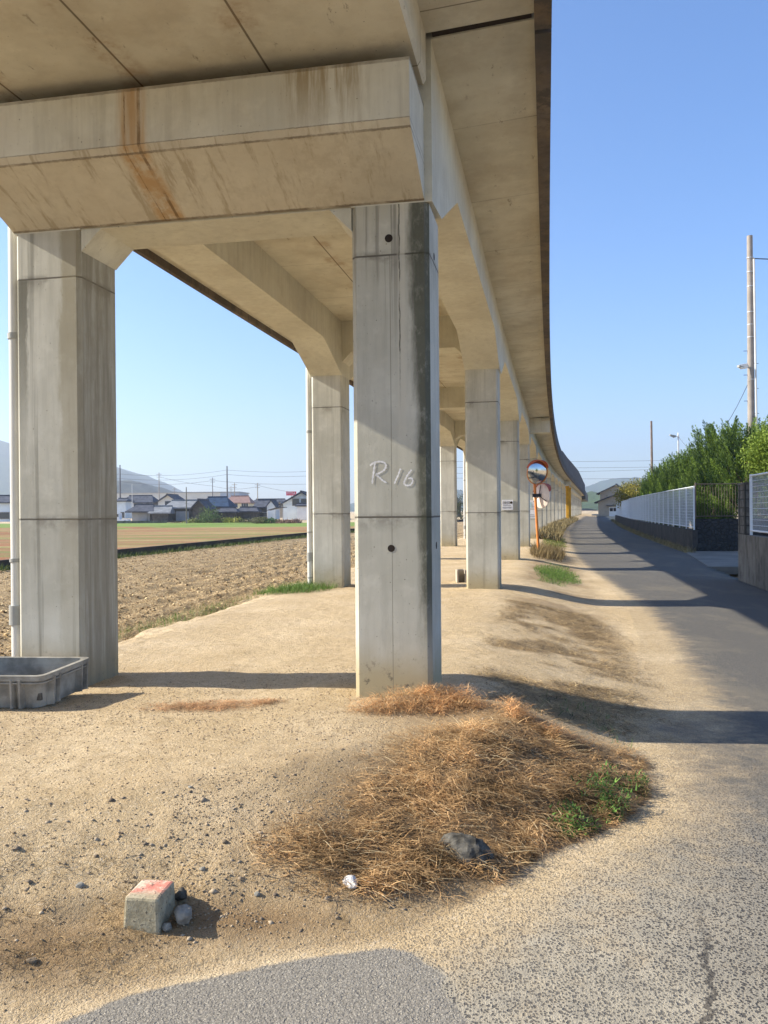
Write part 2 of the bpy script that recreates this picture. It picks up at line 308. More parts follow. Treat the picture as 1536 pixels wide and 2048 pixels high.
# ------------------------------------------------------------------ materials: concrete
def concrete(name, light=(.59, .575, .495), dark=(.43, .415, .345), vert=True, base=False, joints=(), tan=0., lines=False, r16=False, rust_bounce=False, drip=0., mottle=False, left=False):
    t = NT(name, .88); p = t.pos(); X, Y, Z = t.xyz(p)
    n1 = t.noise(p, .9, 5, .6); n2 = t.noise(p, 5, 6, .65); n3 = t.noise(p, 45, 4, .7)
    st = t.noise(t.scl(p, (11, 11, .9)), 1, 7, .7) if vert else t.noise(t.scl(p, (1.2, 1.2, 3)), 2, 6, .6)
    c = t.mix(t.step(n1, .3, .7), dark, light); c = t.mix(t.step(st, .42, .72, 0, .45), c, tuple(x * .78 for x in dark)); c = t.mix(t.step(n2, .5, .75, 0, .35), c, tuple(min(1, x * 1.15) for x in light))
    if tan: c = t.mix(t.step(t.noise(p, 1.7, 6, .7), .42, .66, 0, tan), c, (.30, .205, .11))
    # air holes and specks
    sp = t.M('MULTIPLY', t.step(t.vor(p, 13), .035, .06, 1, 0), t.step(t.noise(p, 2.3, 2), .42, .5)); c = t.mix(sp, c, (.10, .09, .075))
    c = t.mix(t.M('MULTIPLY', t.step(t.vor(t.scl(p, (1, 1, .6)), 31), .05, .09, 1, 0), .55), c, (.12, .105, .085))
    h = t.M('ADD', t.M('MULTIPLY', n2, .5), t.M('MULTIPLY', n3, .5)); h = t.M('SUBTRACT', h, sp)
    wob = t.M('MULTIPLY', t.M('SUBTRACT', n2, .5), .008)
    for zj in joints:
        zz = t.M('ADD', Z, wob); c = t.mix(t.M('MULTIPLY', t.near(zz, zj, .009), .85), c, (.07, .06, .05)); h = t.M('SUBTRACT', h, t.M('MULTIPLY', t.near(zz, zj, .01), 1.5))
        below = t.M('MULTIPLY', t.step(Z, zj - .16, zj, 0, 1), t.step(Z, zj, zj + .002, 1, 0)); above = t.M('MULTIPLY', t.step(Z, zj, zj + .05, 1, 0), t.step(Z, zj - .002, zj, 0, 1))
        c = t.mix(t.M('MULTIPLY', t.M('ADD', below, above), t.step(n2, .45, .62, 0, .55)), c, (.13, .115, .09))
    if base:
        nb = t.M('ADD', Z, t.M('MULTIPLY', t.M('SUBTRACT', n1, .5), .5)); c = t.mix(t.step(nb, .05, .5, .95, 0), c, (.40, .335, .20))
        c = t.mix(t.M('MULTIPLY', t.step(nb, .0, .45, 1, 0), t.step(t.noise(p, 14, 5, .8), .55, .68)), c, (.13, .115, .085))
    if drip:
        dn = t.noise(t.scl(p, (5.5, 5.5, .12)), 1, 4, .7); c = t.mix(t.step(dn, .56, .68, 0, drip), c, (.085, .08, .06))
    if mottle:
        c = t.mix(t.step(t.noise(t.scl(p, (3, 3, 1.2)), 1, 7, .8), .48, .6, 0, .85), c, (.075, .068, .062))
    if lines:
        S_, T_, _ = t.xyz(t.uv()); ls = None
        for tt in (-1.05, -2.02, -3.0, -3.95):
            q = t.near(T_, tt, .011); ls = q if ls is None else t.M('MAXIMUM', ls, q)
        fr = t.M('ABSOLUTE', t.M('SUBTRACT', t.M('FRACT', t.M('MULTIPLY', t.M('ADD', S_, .35), 1 / 1.83)), .5)); q = t.M('MULTIPLY', t.step(fr, .4945, .498, 0, 1), t.step(t.noise(p, 1.5, 3), .35, .6, .25, .85))
        ls = t.M('MAXIMUM', ls, q); c = t.mix(t.M('MULTIPLY', ls, .8), c, (.08, .062, .04))
        ls2 = None
        for tt in (-1.05, -2.02, -3.0):
            q = t.near(T_, tt, .17); ls2 = q if ls2 is None else t.M('MAXIMUM', ls2, q)
        c = t.mix(t.M('MULTIPLY', ls2, t.step(t.noise(p, 2.6, 6, .7), .45, .65, 0, .45)), c, (.27, .15, .06))
        c = t.mix(t.M('MULTIPLY', t.step(t.noise(t.comb(t.M('MULTIPLY', S_, 1.1), t.M('MULTIPLY', T_, 3.2), 0.), 2.2, 7, .8), .60, .66), .55), c, (.12, .085, .05))
    a = A0[2]; ex = (math.cos(a), -math.sin(a), 0); T = t.M('SUBTRACT', t.dot(p, ex), A0[0] * ex[0] + A0[1] * ex[1])
    if r16:
        ed = t.M('ADD', T, t.M('MULTIPLY', t.M('SUBTRACT', t.noise(t.scl(p, (6, 6, 1.3)), 1, 6, .7), .5), .16))
        wid = t.step(Z, .3, 3.4, -.075, -.15); m = t.step(t.M('SUBTRACT', ed, wid), -.03, .05)
        front = t.step(t.dot(t.n('ShaderNodeNewGeometry').outputs['Normal'], (math.sin(a), math.cos(a), 0)), -.5, -.35, 1, 0)
        holes = t.step(t.noise(t.scl(p, (1, 1, .45)), 14, 6, .8), .5, .75, 1, .55); m = t.M('MULTIPLY', t.M('MULTIPLY', m, front), t.M('MULTIPLY', holes, t.step(Z, .1, .9, .1, 1)))
        pale = t.M('MULTIPLY', t.near(t.M('ADD', T, t.M('MULTIPLY', st, .02)), -.20, .04), t.M('MULTIPLY', front, t.step(Z, 1.5, 2.3)))
        c = t.mix(t.M('MULTIPLY', pale, .6), c, (.56, .53, .44)); c = t.mix(t.M('MULTIPLY', m, .86), c, t.mix(n2, (.03, .034, .022), (.075, .078, .05)))
        crk = t.M('MULTIPLY', t.near(t.M('ADD', T, t.M('MULTIPLY', t.M('SUBTRACT', t.noise(t.scl(p, (0, 0, 9)), 1, 5), .5), .022)), -.222, .007), t.M('MULTIPLY', front, t.step(Z, 2.1, 2.5)))
        c = t.mix(t.M('MULTIPLY', crk, t.step(n2, .4, .6, .2, .8)), c, (.05, .05, .035)); seam = t.M('MULTIPLY', t.near(T, -.293, .004), t.M('MULTIPLY', front, t.step(Z, 3.3, 3.31, 1, 0))); c = t.mix(t.M('MULTIPLY', seam, .6), c, (.16, .15, .12))
        st2 = t.M('MULTIPLY', t.step(t.noise(t.comb(t.M('MULTIPLY', T, 22), 0., t.M('MULTIPLY', Z, .5)), 1, 4, .7), .5, .62), t.step(Z, 2.2, 3.5, 0, .5)); c = t.mix(st2, c, (.14, .13, .11))
    if left:
        ne = t.M('MULTIPLY', t.M('SUBTRACT', t.noise(t.scl(p, (4, 4, 1.2)), 1, 6, .75), .5), .22); TT = t.M('ADD', T, ne); hi = t.step(Z, 1.6, 3.3, .12, 1)
        c = t.mix(t.M('MULTIPLY', t.M('MULTIPLY', t.near(TT, -3.37, .09), hi), t.step(Z, 3.30, 3.31, .8, .1)), c, (.085, .08, .055))
        c = t.mix(t.M('MULTIPLY', t.near(TT, -2.93, .12), t.step(Z, 1.2, 3.2, .25, .6)), c, (.24, .20, .115))
        sd = t.step(t.dot(t.n('ShaderNodeNewGeometry').outputs['Normal'], (math.cos(a), -math.sin(a), 0)), .5, .9); c = t.mix(t.M('MULTIPLY', sd, t.step(st, .3, .65, .2, .75)), c, (.25, .225, .165))  # right-hand face darkened to brown: painted-in shade, broken up by streaks
    if rust_bounce:
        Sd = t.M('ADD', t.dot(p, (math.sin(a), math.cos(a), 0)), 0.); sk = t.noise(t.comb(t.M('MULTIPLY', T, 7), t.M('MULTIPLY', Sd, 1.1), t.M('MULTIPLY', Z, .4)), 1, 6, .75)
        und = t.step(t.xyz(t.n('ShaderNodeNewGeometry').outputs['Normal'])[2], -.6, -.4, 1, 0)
        c = t.mix(t.M('MULTIPLY', und, t.step(sk, .5, .62, 0, .6)), c, (.21, .165, .10)); c = t.mix(t.M('MULTIPLY', und, .35), c, (.50, .41, .28))  # underside streaks, then a tan tint painting in light bounced off the sand
        Tn = t.M('ADD', T, t.M('MULTIPLY', t.M('SUBTRACT', st, .5), .05)); q = t.near(Tn, -2.02, .14); Tm = t.M('ADD', T, t.M('MULTIPLY', t.M('SUBTRACT', n3, .5), .012))
        c = t.mix(t.M('MULTIPLY', q, t.step(t.noise(t.scl(p, (8, 8, .6)), 1, 5, .7), .3, .62, .15, .75)), c, (.42, .235, .075))
        c = t.mix(t.M('MULTIPLY', t.M('MAXIMUM', t.near(Tm, -1.965, .016), t.near(Tm, -2.075, .005)), t.step(n2, .4, .6, .1, .7)), c, (.12, .065, .025))
        q = t.M('MULTIPLY', t.near(T, -.62, .35), t.step(Z, 3.96, 4.4, .1, .7)); c = t.mix(t.M('MULTIPLY', q, t.step(st, .42, .6)), c, (.27, .19, .08))
        zw = t.M('ADD', Z, t.M('MULTIPLY', t.M('SUBTRACT', n3, .5), .012))
        for zz, w, k in ((3.957, .007, .7), (4.003, .005, .6), (4.39, .016, .6), (3.69, .012, .8)):
            c = t.mix(t.M('MULTIPLY', t.near(zw, zz, w), t.step(n2, .3, .6, k * .35, k)), c, (.12, .09, .06))
    return t.out(c, t.bump(h, .24, .010))
C_PIL = concrete('pillar_concrete', base=True, joints=(1.352, 3.306), drip=.25)
C_R16 = concrete('stained_pillar_concrete', base=True, joints=(1.352, 3.306), r16=True)
C_LEF = concrete('streaked_side_shaded_concrete', left=True, base=True, joints=(1.352, 3.306), drip=.5)
C_BEAM = concrete('beam_concrete', (.66, .645, .54), (.55, .53, .44), tan=.12)
C_BOX = concrete('corbel_concrete', (.66, .645, .55), (.53, .51, .425), rust_bounce=True, tan=.12, drip=.12)
C_SOF = concrete('soffit_concrete', (.66, .63, .52), (.54, .51, .41), vert=False, tan=.22, lines=True)
C_DARK = concrete('weathered_edge_concrete', (.15, .13, .115), (.085, .07, .06), mottle=True, tan=.3)
C_PAR = concrete('parapet_concrete', (.17, .165, .165), (.09, .088, .09), mottle=True, drip=.7)
BLACK = simple('tie_hole_dark', (.03, .022, .018), .95)
PVC = simple('grey_pvc', (.62, .61, .56), .45, .08, 2); PVCD = simple('darker_pvc', (.34, .34, .31), .5, .1, 3)
# ------------------------------------------------------------------ viaduct
via = empty('viaduct', P(0, 0, 0)); tag(via, 'long concrete railway viaduct on paired square pillars curving away beside the narrow road', 'viaduct')
via.location.z = 0
def sweep(name, s0, s1, poly, mat, ds=1.4, parent=via, top=None, bevel=0):
    n = max(1, int(math.ceil((s1 - s0) / ds))); mb = MB(); vs = []; uv = []; k = len(poly)
    for i in range(n + 1):
        s = s0 + (s1 - s0) * i / n
        for (t, z) in poly:
            zz = z if top is None or z < 5.5 else top(s)
            vs.append(P(s, t, zz)); uv.append((s, t))
    fs = [(i * k + j, (i + 1) * k + j, (i + 1) * k + (j + 1) % k, i * k + (j + 1) % k) for i in range(n) for j in range(k)]
    fs += [tuple(range(k)), tuple(n * k + j for j in reversed(range(k)))]
    mb.add(vs, fs, uv); o = mb.build(name, mat, parent); 
    me = o.data; import bmesh; bm = bmesh.new(); bm.from_mesh(me); bmesh.ops.recalc_face_normals(bm, faces=bm.faces); bm.to_mesh(me); bm.free(); return o
def sz(name, poly, t0, t1, mat, parent=via):    # polygon in (s,z), extruded over t
    mb = MB(); mb.prism(poly, lambda q: P(q[0], t0, q[1]), lambda q: P(q[0], t1, q[1]))
    mb.uv = {i: (poly[i % len(poly)][0], t0 if i < len(poly) else t1) for i in range(2 * len(poly))}
    o = mb.build(name, mat, parent); import bmesh; bm = bmesh.new(); bm.from_mesh(o.data); bmesh.ops.recalc_face_normals(bm, faces=bm.faces); bm.to_mesh(o.data); bm.free(); return o
def pillar(s, tR, mat, top, zb=-.7, label=None):
    c = .034; a, b = tR - PW, tR; sec = [(s + c, a), (s, a + c), (s, b - c), (s + c, b), (s + PW - c, b), (s + PW, b - c), (s + PW, a + c), (s + PW - c, a)]
    mb = MB(); mb.prism(sec, lambda q: P(q[0], q[1], zb), lambda q: P(q[0], q[1], top)); o = mb.build('pillar', mat, via)
    if label: o['label'] = label
    return o
NP = 26; ZS = 4.87; ZB = 4.33; ZH = 3.885
for i in range(NP):
    s = i * SP
    a = pillar(s, 0, C_R16 if i == 0 else C_PIL, 3.68 if i == 0 else ZH, label='front right pillar painted R 16, with a black stain down its right edge' if i == 0 else None)
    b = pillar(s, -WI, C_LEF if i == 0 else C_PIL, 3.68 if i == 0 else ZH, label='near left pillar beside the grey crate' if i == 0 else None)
    if i == 0: R16 = a; L16 = b
    for (ta, tb) in ((-PW, .028), (-WI - PW, -WI + .0)):
        # solid head over the pillar up to the slab, then the haunched beam to the next one
        z0 = 3.68 if i == 0 else ZH
        e = s + SP; pts = [(s, z0), (s + PW, z0 if i else 3.68), (s + PW + 1.22, ZB), (e - 1.22, ZB), (e, ZH), (e, ZS + .1), (s, ZS + .1)]
        if i == 0: pts[1:2] = [(s + PW, 3.75)]
        if i < NP - 1: sz('longitudinal_beam', pts, ta, tb, C_BEAM)
        else: sz('longitudinal_beam', [(s, ZH), (s + PW, ZH), (s + PW, ZS + .1), (s, ZS + .1)], ta, tb, C_BEAM)
    # cross beam with 45 degree corner haunches
    zc = 3.683 if i == 0 else 4.30; h = .17; ti, to = -WI + .003, -PW - .003
    poly = [(ti, zc - h), (ti + h, zc), (to - h, zc), (to, zc - h), (to, ZS + .08), (ti, ZS + .08)]
    mb = MB(); s0, s1 = s + .02, s + PW - .02
    mb.prism(poly, lambda q: P(s0, q[0], q[1]), lambda q: P(s1, q[0], q[1])); mb.build('cross_beam', C_BEAM, via)
# end corbel that carries the suspended slab
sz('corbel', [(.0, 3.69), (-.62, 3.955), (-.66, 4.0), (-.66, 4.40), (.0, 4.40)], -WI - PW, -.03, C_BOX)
LT = -4.47; RT = .86
sweep('deck_slab', 0, (NP - 1) * SP + PW, [(LT + .1, 4.93), (-WI - PW, ZS), (.0, ZS), (RT - .08, 4.93), (RT - .08, 5.15), (LT + .1, 5.15)], C_SOF)
sweep('joint_light_stop', -.12, .03, [(-WI - PW + .05, 4.99), (RT - .1, 4.99), (RT - .1, 5.1), (-WI - PW + .05, 5.1)], BLACK) if False else None
sweep('suspended_slab', -9.5, -.085, [(-WI - PW + .02, 4.50), (-.02, 4.50), (0, 4.53), (0, 4.872), (RT - .08, 4.925), (RT - .08, 5.15), (LT + .1, 5.15), (LT + .1, 4.925), (-WI - PW, 4.872), (-WI - PW, 4.53)], C_SOF)
sweep('joint_gap_shade', -.083, -.002, [(.04, 4.885), (.76, 4.94), (.76, 4.995), (.04, 4.995)], BLACK)  # black strip standing in for the shade inside the open slab joint
sz('joint_light_stop', [(-.0835, 5.0), (-.0015, 5.0), (-.0015, 5.13), (-.0835, 5.13)], -4.3, RT - .1, BLACK)  # added black strip that keeps daylight from showing through the open joint
for lo, hi in ((-9.5, -.05), (0, (NP - 1) * SP + PW)):
    for sg in (1, -1):
        a, b = (RT - .08, RT + .04) if sg > 0 else (LT + .03, LT + .1)
        sweep('edge_kerb', lo, hi, [(a, 4.82), (b, 4.82), (b, 5.22), (a, 5.22)], C_DARK)
        sweep('parapet', lo, hi, [(a + .01, 5.222), (b - .01, 5.222), (b - .01, 5.501), (a + .01, 5.501)], C_PAR, top=lambda s: 5.44 + .42 * min(1, max(0, (s - 18) / 40)) if sg > 0 else 5.44)
sweep('noise_barrier', 60, 215, [(RT - .03, 5.3), (RT + .048, 5.3), (RT + .048, 6.9), (RT - .03, 6.9)], C_PAR, top=lambda s: 5.98 + 1.75 * min(1, (s - 60) / 75.) ** .8)
for i in (3, 11):
    sz('bracket', [(i * SP, 4.32), (i * SP + PW, 4.32), (i * SP + PW, 4.76), (i * SP, 4.76)], .03, RT - .085, C_BEAM)
    sz('bracket', [(i * SP, 4.76), (i * SP + PW, 4.76), (i * SP + PW, 4.866), (i * SP, 4.866)], .03, RT - .4, C_BEAM)
# steel span at the far end
sweep('steel_girder', (NP - 1) * SP + PW + .3, 290, [(LT, 4.0), (RT + .1, 4.0), (RT + .1, 6.3), (LT, 6.3)], simple('girder_paint', (.035, .045, .05), .6), ds=20)
m = MB(); q0 = Vector(P(.25, RT + .03, 5.28)); m.tube([q0, q0 + Vector((.07, -.01, .0)), q0 + Vector((.10, -.01, -.02))], .014, 6); m.build('drain_spout', C_DARK, via)
# tie holes (small dark discs on the faces, painting in the shade of the recesses)
def disc(s, t, z, r, name='tie_hole', par=R16, side=False, hh=1):
    mb = MB(); n = 20; f = (lambda a, b, e: P(s - e, t + a, z + b)) if not side else (lambda a, b, e: P(s + a, t + e, z + b))
    vs = [f(r * math.cos(2 * math.pi * k / n), hh * r * math.sin(2 * math.pi * k / n), .002) for k in range(n)] + [f(r * math.cos(2 * math.pi * k / n), hh * r * math.sin(2 * math.pi * k / n), -.01) for k in range(n)]
    mb.add(vs, [tuple(range(n))] + [(k, (k + 1) % n, n + (k + 1) % n, n + k) for k in range(n)]); return mb.build(name, BLACK, par)
disc(0, -.30, 3.43, .03); disc(0, -.30, 1.12, .027); disc(.29, 0, 3.36, .028, side=True); disc(.29, 0, 1.13, .028, side=True)
# drain pipes on the left pillars
for i in range(6):
    s = i * SP; mb = MB(); tt = -WI - PW - .075; ss = s + .10
    mb.tube([P(ss, tt, -.1), P(ss, tt, 4.84)], .045 if i == 0 else .052, 12); o = mb.build('drain_pipe', PVC, via, smooth=True)
    for z, r, h in ((.48, .062, .16), (2.85, .056, .05), (.16, .056, .03), (1.0, .055, .03)):
        m2 = MB(); m2.tube([P(ss, tt, z), P(ss, tt, z + h)], r, 12); m2.box(P(ss, tt + .045, z + h / 2), (.07, .03, .03)); m2.build('pipe_collar', PVCD, o, smooth=True)
# painted mark R 16
PAINT = simple('white_brush_paint', (.74, .73, .72), .7, .12, 25)
def stroke(mb, pts, w):
    L = []; n = len(pts)
    for i, (a, b) in enumerate(pts):
        x0, y0 = pts[max(i - 1, 0)]; x1, y1 = pts[min(i + 1, n - 1)]; d = math.hypot(x1 - x0, y1 - y0) or 1; nx_, ny_ = -(y1 - y0) / d, (x1 - x0) / d
        ww = w * (.8 + .3 * math.sin(i * 2.1)) * (.75 if i in (0, n - 1) else 1); L += [(a + nx_ * ww, b + ny_ * ww), (a - nx_ * ww, b - ny_ * ww)]
    q = lambda a, b: P(-.0025, a, b)
    def cv(px, py):     # crop pixel (700..860 x 900..1110 at 9.6x) -> face coords
        X = 700 + px / 9.6; Y = 900 + py / 9.6; a = A0[2]
        d = at(X, Y, 1.) - Vector((0, 0, CH)); k = ((A0[0]) * math.sin(a) + A0[1] * math.cos(a)) / (d.x * math.sin(a) + d.y * math.cos(a))
        return ((d.x * k - A0[0]) * math.cos(a) - (d.y * k - A0[1]) * math.sin(a), CH + d.z * k)
    vs = [q(*cv(*l)) for l in L]; mb.add(vs, [(2 * i, 2 * i + 1, 2 * i + 3, 2 * i + 2) for i in range(n - 1)])
mb = MB()
def cm(p, n=10):
    out = []
    for i in range(len(p) - 1):
        p0, p1, p2, p3 = p[max(i - 1, 0)], p[i], p[i + 1], p[min(i + 2, len(p) - 1)]
        for k in range(n):
            u = k / n; out.append(tuple(.5 * (2 * p1[j] + (p2[j] - p0[j]) * u + (2 * p0[j] - 5 * p1[j] + 4 * p2[j] - p3[j]) * u * u + (3 * p1[j] - p0[j] - 3 * p2[j] + p3[j]) * u ** 3) for j in (0, 1)))
    return out + [p[-1]]
stroke(mb, cm([(478, 250), (462, 380), (440, 520), (428, 650)], 5), 21)
stroke(mb, cm([(385, 300), (450, 250), (560, 222), (660, 245), (690, 310), (650, 390), (570, 440), (490, 478)], 5), 21)
stroke(mb, cm([(490, 478), (560, 520), (620, 580), (700, 628)], 5), 20)
stroke(mb, cm([(972, 355), (930, 470), (885, 570), (852, 650)], 5), 20)
stroke(mb, cm([(1185, 380), (1120, 460), (1065, 560), (1040, 640), (1085, 680), (1160, 670), (1205, 600), (1180, 540), (1120, 550)], 5), 20)
mb.build('painted_mark', PAINT, R16)
# signs on further pillars
SIGNW = simple('sign_white', (.72, .72, .74), .5, .04); SIGNK = simple('sign_black', (.03, .03, .035), .6); SIGNB = simple('sign_pale_blue', (.45, .62, .62), .6)
def pillar_sign(i, t0, t1, z0, z1, label, txt, blue=False, dot=False):
    s = i * SP - .02; base = P(s, (t0 + t1) / 2, z0); r = empty('sign', base); tag(r, label, 'sign')
    sz('board', [(s, z0), (s + .012, z0), (s + .012, z1), (s, z1)], t0, t1, SIGNW, r)
    h = heading(s); w = t1 - t0; H = z1 - z0
    if txt:
        cu = bpy.data.curves.new('t', 'FONT'); cu.body = txt; cu.size = H * .34; cu.extrude = .0008; to = bpy.data.objects.new('t', cu); COL.objects.link(to)
        dg = bpy.context.evaluated_depsgraph_get(); me = bpy.data.meshes.new_from_object(to.evaluated_get(dg)); bpy.data.objects.remove(to)
        me.materials.clear(); me.materials.append(SIGNK); o = link_mesh('lettering', me, r); xs = [v.co.x for v in me.vertices]; wd = (max(xs) - min(xs)) or 1
        k = w * (.66 if dot else .86) / wd; o.rotation_euler = (math.pi / 2, 0, -h); o.scale = (k, 1, 1); q = Vector(P(s - .003, t0 + w * .06, z0 + H * .58)) - Vector(base); o.location = q
    if dot: disc(s - .001, t0 + w * .84, z0 + H * .72, H * .13, 'symbol', r)
    mb = MB()
    for k, (zz, a, b) in enumerate(((.42, .08, .8), (.26, .06, .9), (.16, .06, .86))):
        zz = z0 + H * zz; mb.prism([(t0 + w * a, zz), (t0 + w * b, zz), (t0 + w * b, zz + H * .03), (t0 + w * a, zz + H * .03)], lambda q: P(s - .003, *q), lambda q: P(s + .001, *q))
    mb.build('lettering', SIGNK, r)
    if blue:
        m2 = MB(); m2.prism([(t0 + w * .1, z0 + H * .1), (t0 + w * .5, z0 + H * .1), (t0 + w * .5, z0 + H * .75), (t0 + w * .1, z0 + H * .75)], lambda q: P(s - .005, *q), lambda q: P(s + .001, *q)); m2.build('picture', SIGNB, r)
pillar_sign(2, -.47, -.16, 1.40, 1.68, 'white notice board with black heading and round symbol on the third road side pillar', '住民住宅', dot=True)
pillar_sign(4, -.42, -.04, 1.45, 1.85, 'upper white notice with pale blue picture on the pillar behind the orange mirror post', '', blue=True)
pillar_sign(4, -.42, -.04, .98, 1.40, 'lower white notice without picture on the pillar behind the orange mirror post', '')
# ------------------------------------------------------------------ traffic mirror
ORG = simple('orange_paint', (.62, .20, .03), .45, .12, 5, spec=.5); REDH = simple('faded_red_hood', (.45, .10, .06), .5, .2, 8); BACKM = simple('mirror_back', (.72, .62, .54), .5, .08, 6)
mir = NT('mirror_glass', .14); mir.b.inputs['Metallic'].default_value = 1; mir.out((.62, .62, .60))
BLK = simple('black_band', (.03, .03, .035), .6)
mp = Vector(at(1078, 1104, 26.9)); mp.z = gz(mp.x, mp.y); mt = at(1067, 930, 26.9)
pole = empty('traffic_mirror', mp); tag(pole, 'orange leaning post with two round convex traffic mirrors beside the viaduct pillars', 'traffic mirror')
pole_m = MB(); pole_m.tube([mp - Vector((0, 0, .2)), mt], .045, 12); pole_m.build('post', ORG, pole, smooth=True)
def mirror(c, nrm, r, back=False):
    nrm = Vector(nrm).normalized(); u = nrm.cross(Vector((0, 0, 1))).normalized(); v = u.cross(nrm)
    mb = MB(); N = 36; K = 8; vs = []; fs = []
    for k in range(K + 1):
        rr = r * .95 * k / K
        for i in range(N): q = 2 * math.pi * i / N; vs.append(c + u * rr * math.cos(q) + v * rr * math.sin(q) + nrm * (.10 * (1 - (k / K) ** 2) + .01))
    for k in range(K):
        for i in range(N): fs.append((k * N + i, k * N + (i + 1) % N, (k + 1) * N + (i + 1) % N, (k + 1) * N + i))
    mb.add(vs, fs); mb.build('mirror_face', mir.m, pole, smooth=True)
    bk = MB(); vs = []; prof = [(.0, -.09), (.35, -.085), (.75, -.05), (1.0, .0), (1.0, .03), (.955, .03), (.955, .005)]
    for a, d in prof:
        for i in range(N): q = 2 * math.pi * i / N; vs.append(c + (u * math.cos(q) + v * math.sin(q)) * r * a + nrm * d)
    fs = [(k * N + i, k * N + (i + 1) % N, (k + 1) * N + (i + 1) % N, (k + 1) * N + i) for k in range(len(prof) - 1) for i in range(N)]
    bk.add(vs, fs); bo = bk.build('mirror_back', BACKM if back else ORG, pole, smooth=True)
    if back:
        rb = MB()
        for a in (90, 210, 330):
            a = R(a); rb.tube([c - nrm * .1, c - nrm * .06 + (u * math.cos(a) + v * math.sin(a)) * r * .9], .012, 6)
        rb.build('rib', BLK, bo)
    hd = MB(); vs = []; M_ = 20
    for i in range(M_ + 1):
        q = R(20) + R(140) * i / M_; e = .16 * math.sin(math.pi * i / M_) ** .6
        b = c + (u * math.cos(q) + v * math.sin(q)) * r * 1.03; vs += [b - nrm * .03, b + nrm * (e + .02), b * 1 + (u * math.cos(q) + v * math.sin(q)) * .012 + nrm * (e + .02), b + (u * math.cos(q) + v * math.sin(q)) * .012 - nrm * .03]
    hd.add(vs, [(4 * i + j, 4 * i + (j + 1) % 4, 4 * i + 4 + (j + 1) % 4, 4 * i + 4 + j) for i in range(M_) for j in range(4)]); hd.build('hood', REDH, pole)
m1 = at(1074, 945, 26.75); mirror(m1, (.42, -1, -.16), .395)
m2c = at(1083, 992, 27.0); mirror(m2c, (.86, .5, -.05), .40, back=True)
b = MB(); b.box(at(1073, 991, 26.9), (.26, .12, .11)); b.build('bracket', BLK, pole)
b = MB(); b.tube([mt, m1 + Vector((0, .1, 0))], .03, 8); b.tube([at(1072, 991, 26.9), m2c], .03, 8); b.build('bracket', BLK, pole)
# ------------------------------------------------------------------ yellow steel guard, hollow block
YEL = simple('yellow_paint', (.62, .33, .02), .5, .15, 2)
r = empty('steel_guard', P(98, .1, 0)); tag(r, 'yellow painted steel column guard standing against the far viaduct pillars', 'column guard')
for s_, t_ in ((97, -.02), (104, .02)):
    m = MB(); p0 = P(s_, t_ + .3, 0); m.box((p0[0], p0[1], 1.9), (.36, .4, 4.2), -heading(s_)); m.build('column', YEL, r, bevel=.03)
    m = MB(); m.box((p0[0], p0[1], 4.12), (.46, .5, .25), -heading(s_)); m.build('cap', YEL, r)
CB = simple('block_concrete', (.42, .36, .28), .9, .2, 12)
hb = at(922, 1171, 16.1); hb.z = gz(hb.x, hb.y)
m = MB(); m.box(hb + Vector((-.075, 0, .12)), (.03, .38, .24)); m.box(hb + Vector((.075, 0, .12)), (.03, .38, .24)); m.box(hb + Vector((0, .16, .12)), (.12, .035, .238)); m.box(hb + Vector((0, .0, .12)), (.12, .035, .236))
o = m.build('concrete_block', CB, loc=hb); tag(o, 'small hollow concrete block set on end beside the second road side pillar', 'concrete block')
# ------------------------------------------------------------------ right side: walls, fences, gate area
C_WALL = concrete('dark_wall_concrete', (.055, .052, .046), (.026, .025, .022), drip=.6, mottle=True)
C_WALL2 = concrete('pale_stained_wall', (.20, .19, .165), (.10, .096, .085), drip=.9, mottle=True)
C_DRIVE = concrete('drive_concrete', (.22, .205, .175), (.15, .14, .12), vert=False, mottle=False)
def wall_thing(name, label, cat, s0, s1, t0, t1, z0, z1, mat, ds=3):
    base = P(s0, t0, z0); r = empty(name, base); tag(r, label, cat); r['kind'] = None; del r['kind']
    sweep('wall', s0, s1, [(t0, z0), (t1, z0), (t1, z1), (t0, z1)], mat, ds, parent=r); return r
wall_thing('retaining_wall', 'long low dark concrete wall under the white mesh fence beside the road', 'wall', 28.3, 114, 6.22, 6.42, -.6, .55, C_WALL)
wall_thing('retaining_wall', 'water stained pale concrete wall at the right edge of the photo beside the road', 'wall', 3, 14.7, 5.2, 5.38, -1.1, .79, C_WALL2)
WHT = simple('white_fence_paint', (.66, .70, .73), .4, .04, 3, spec=.5)
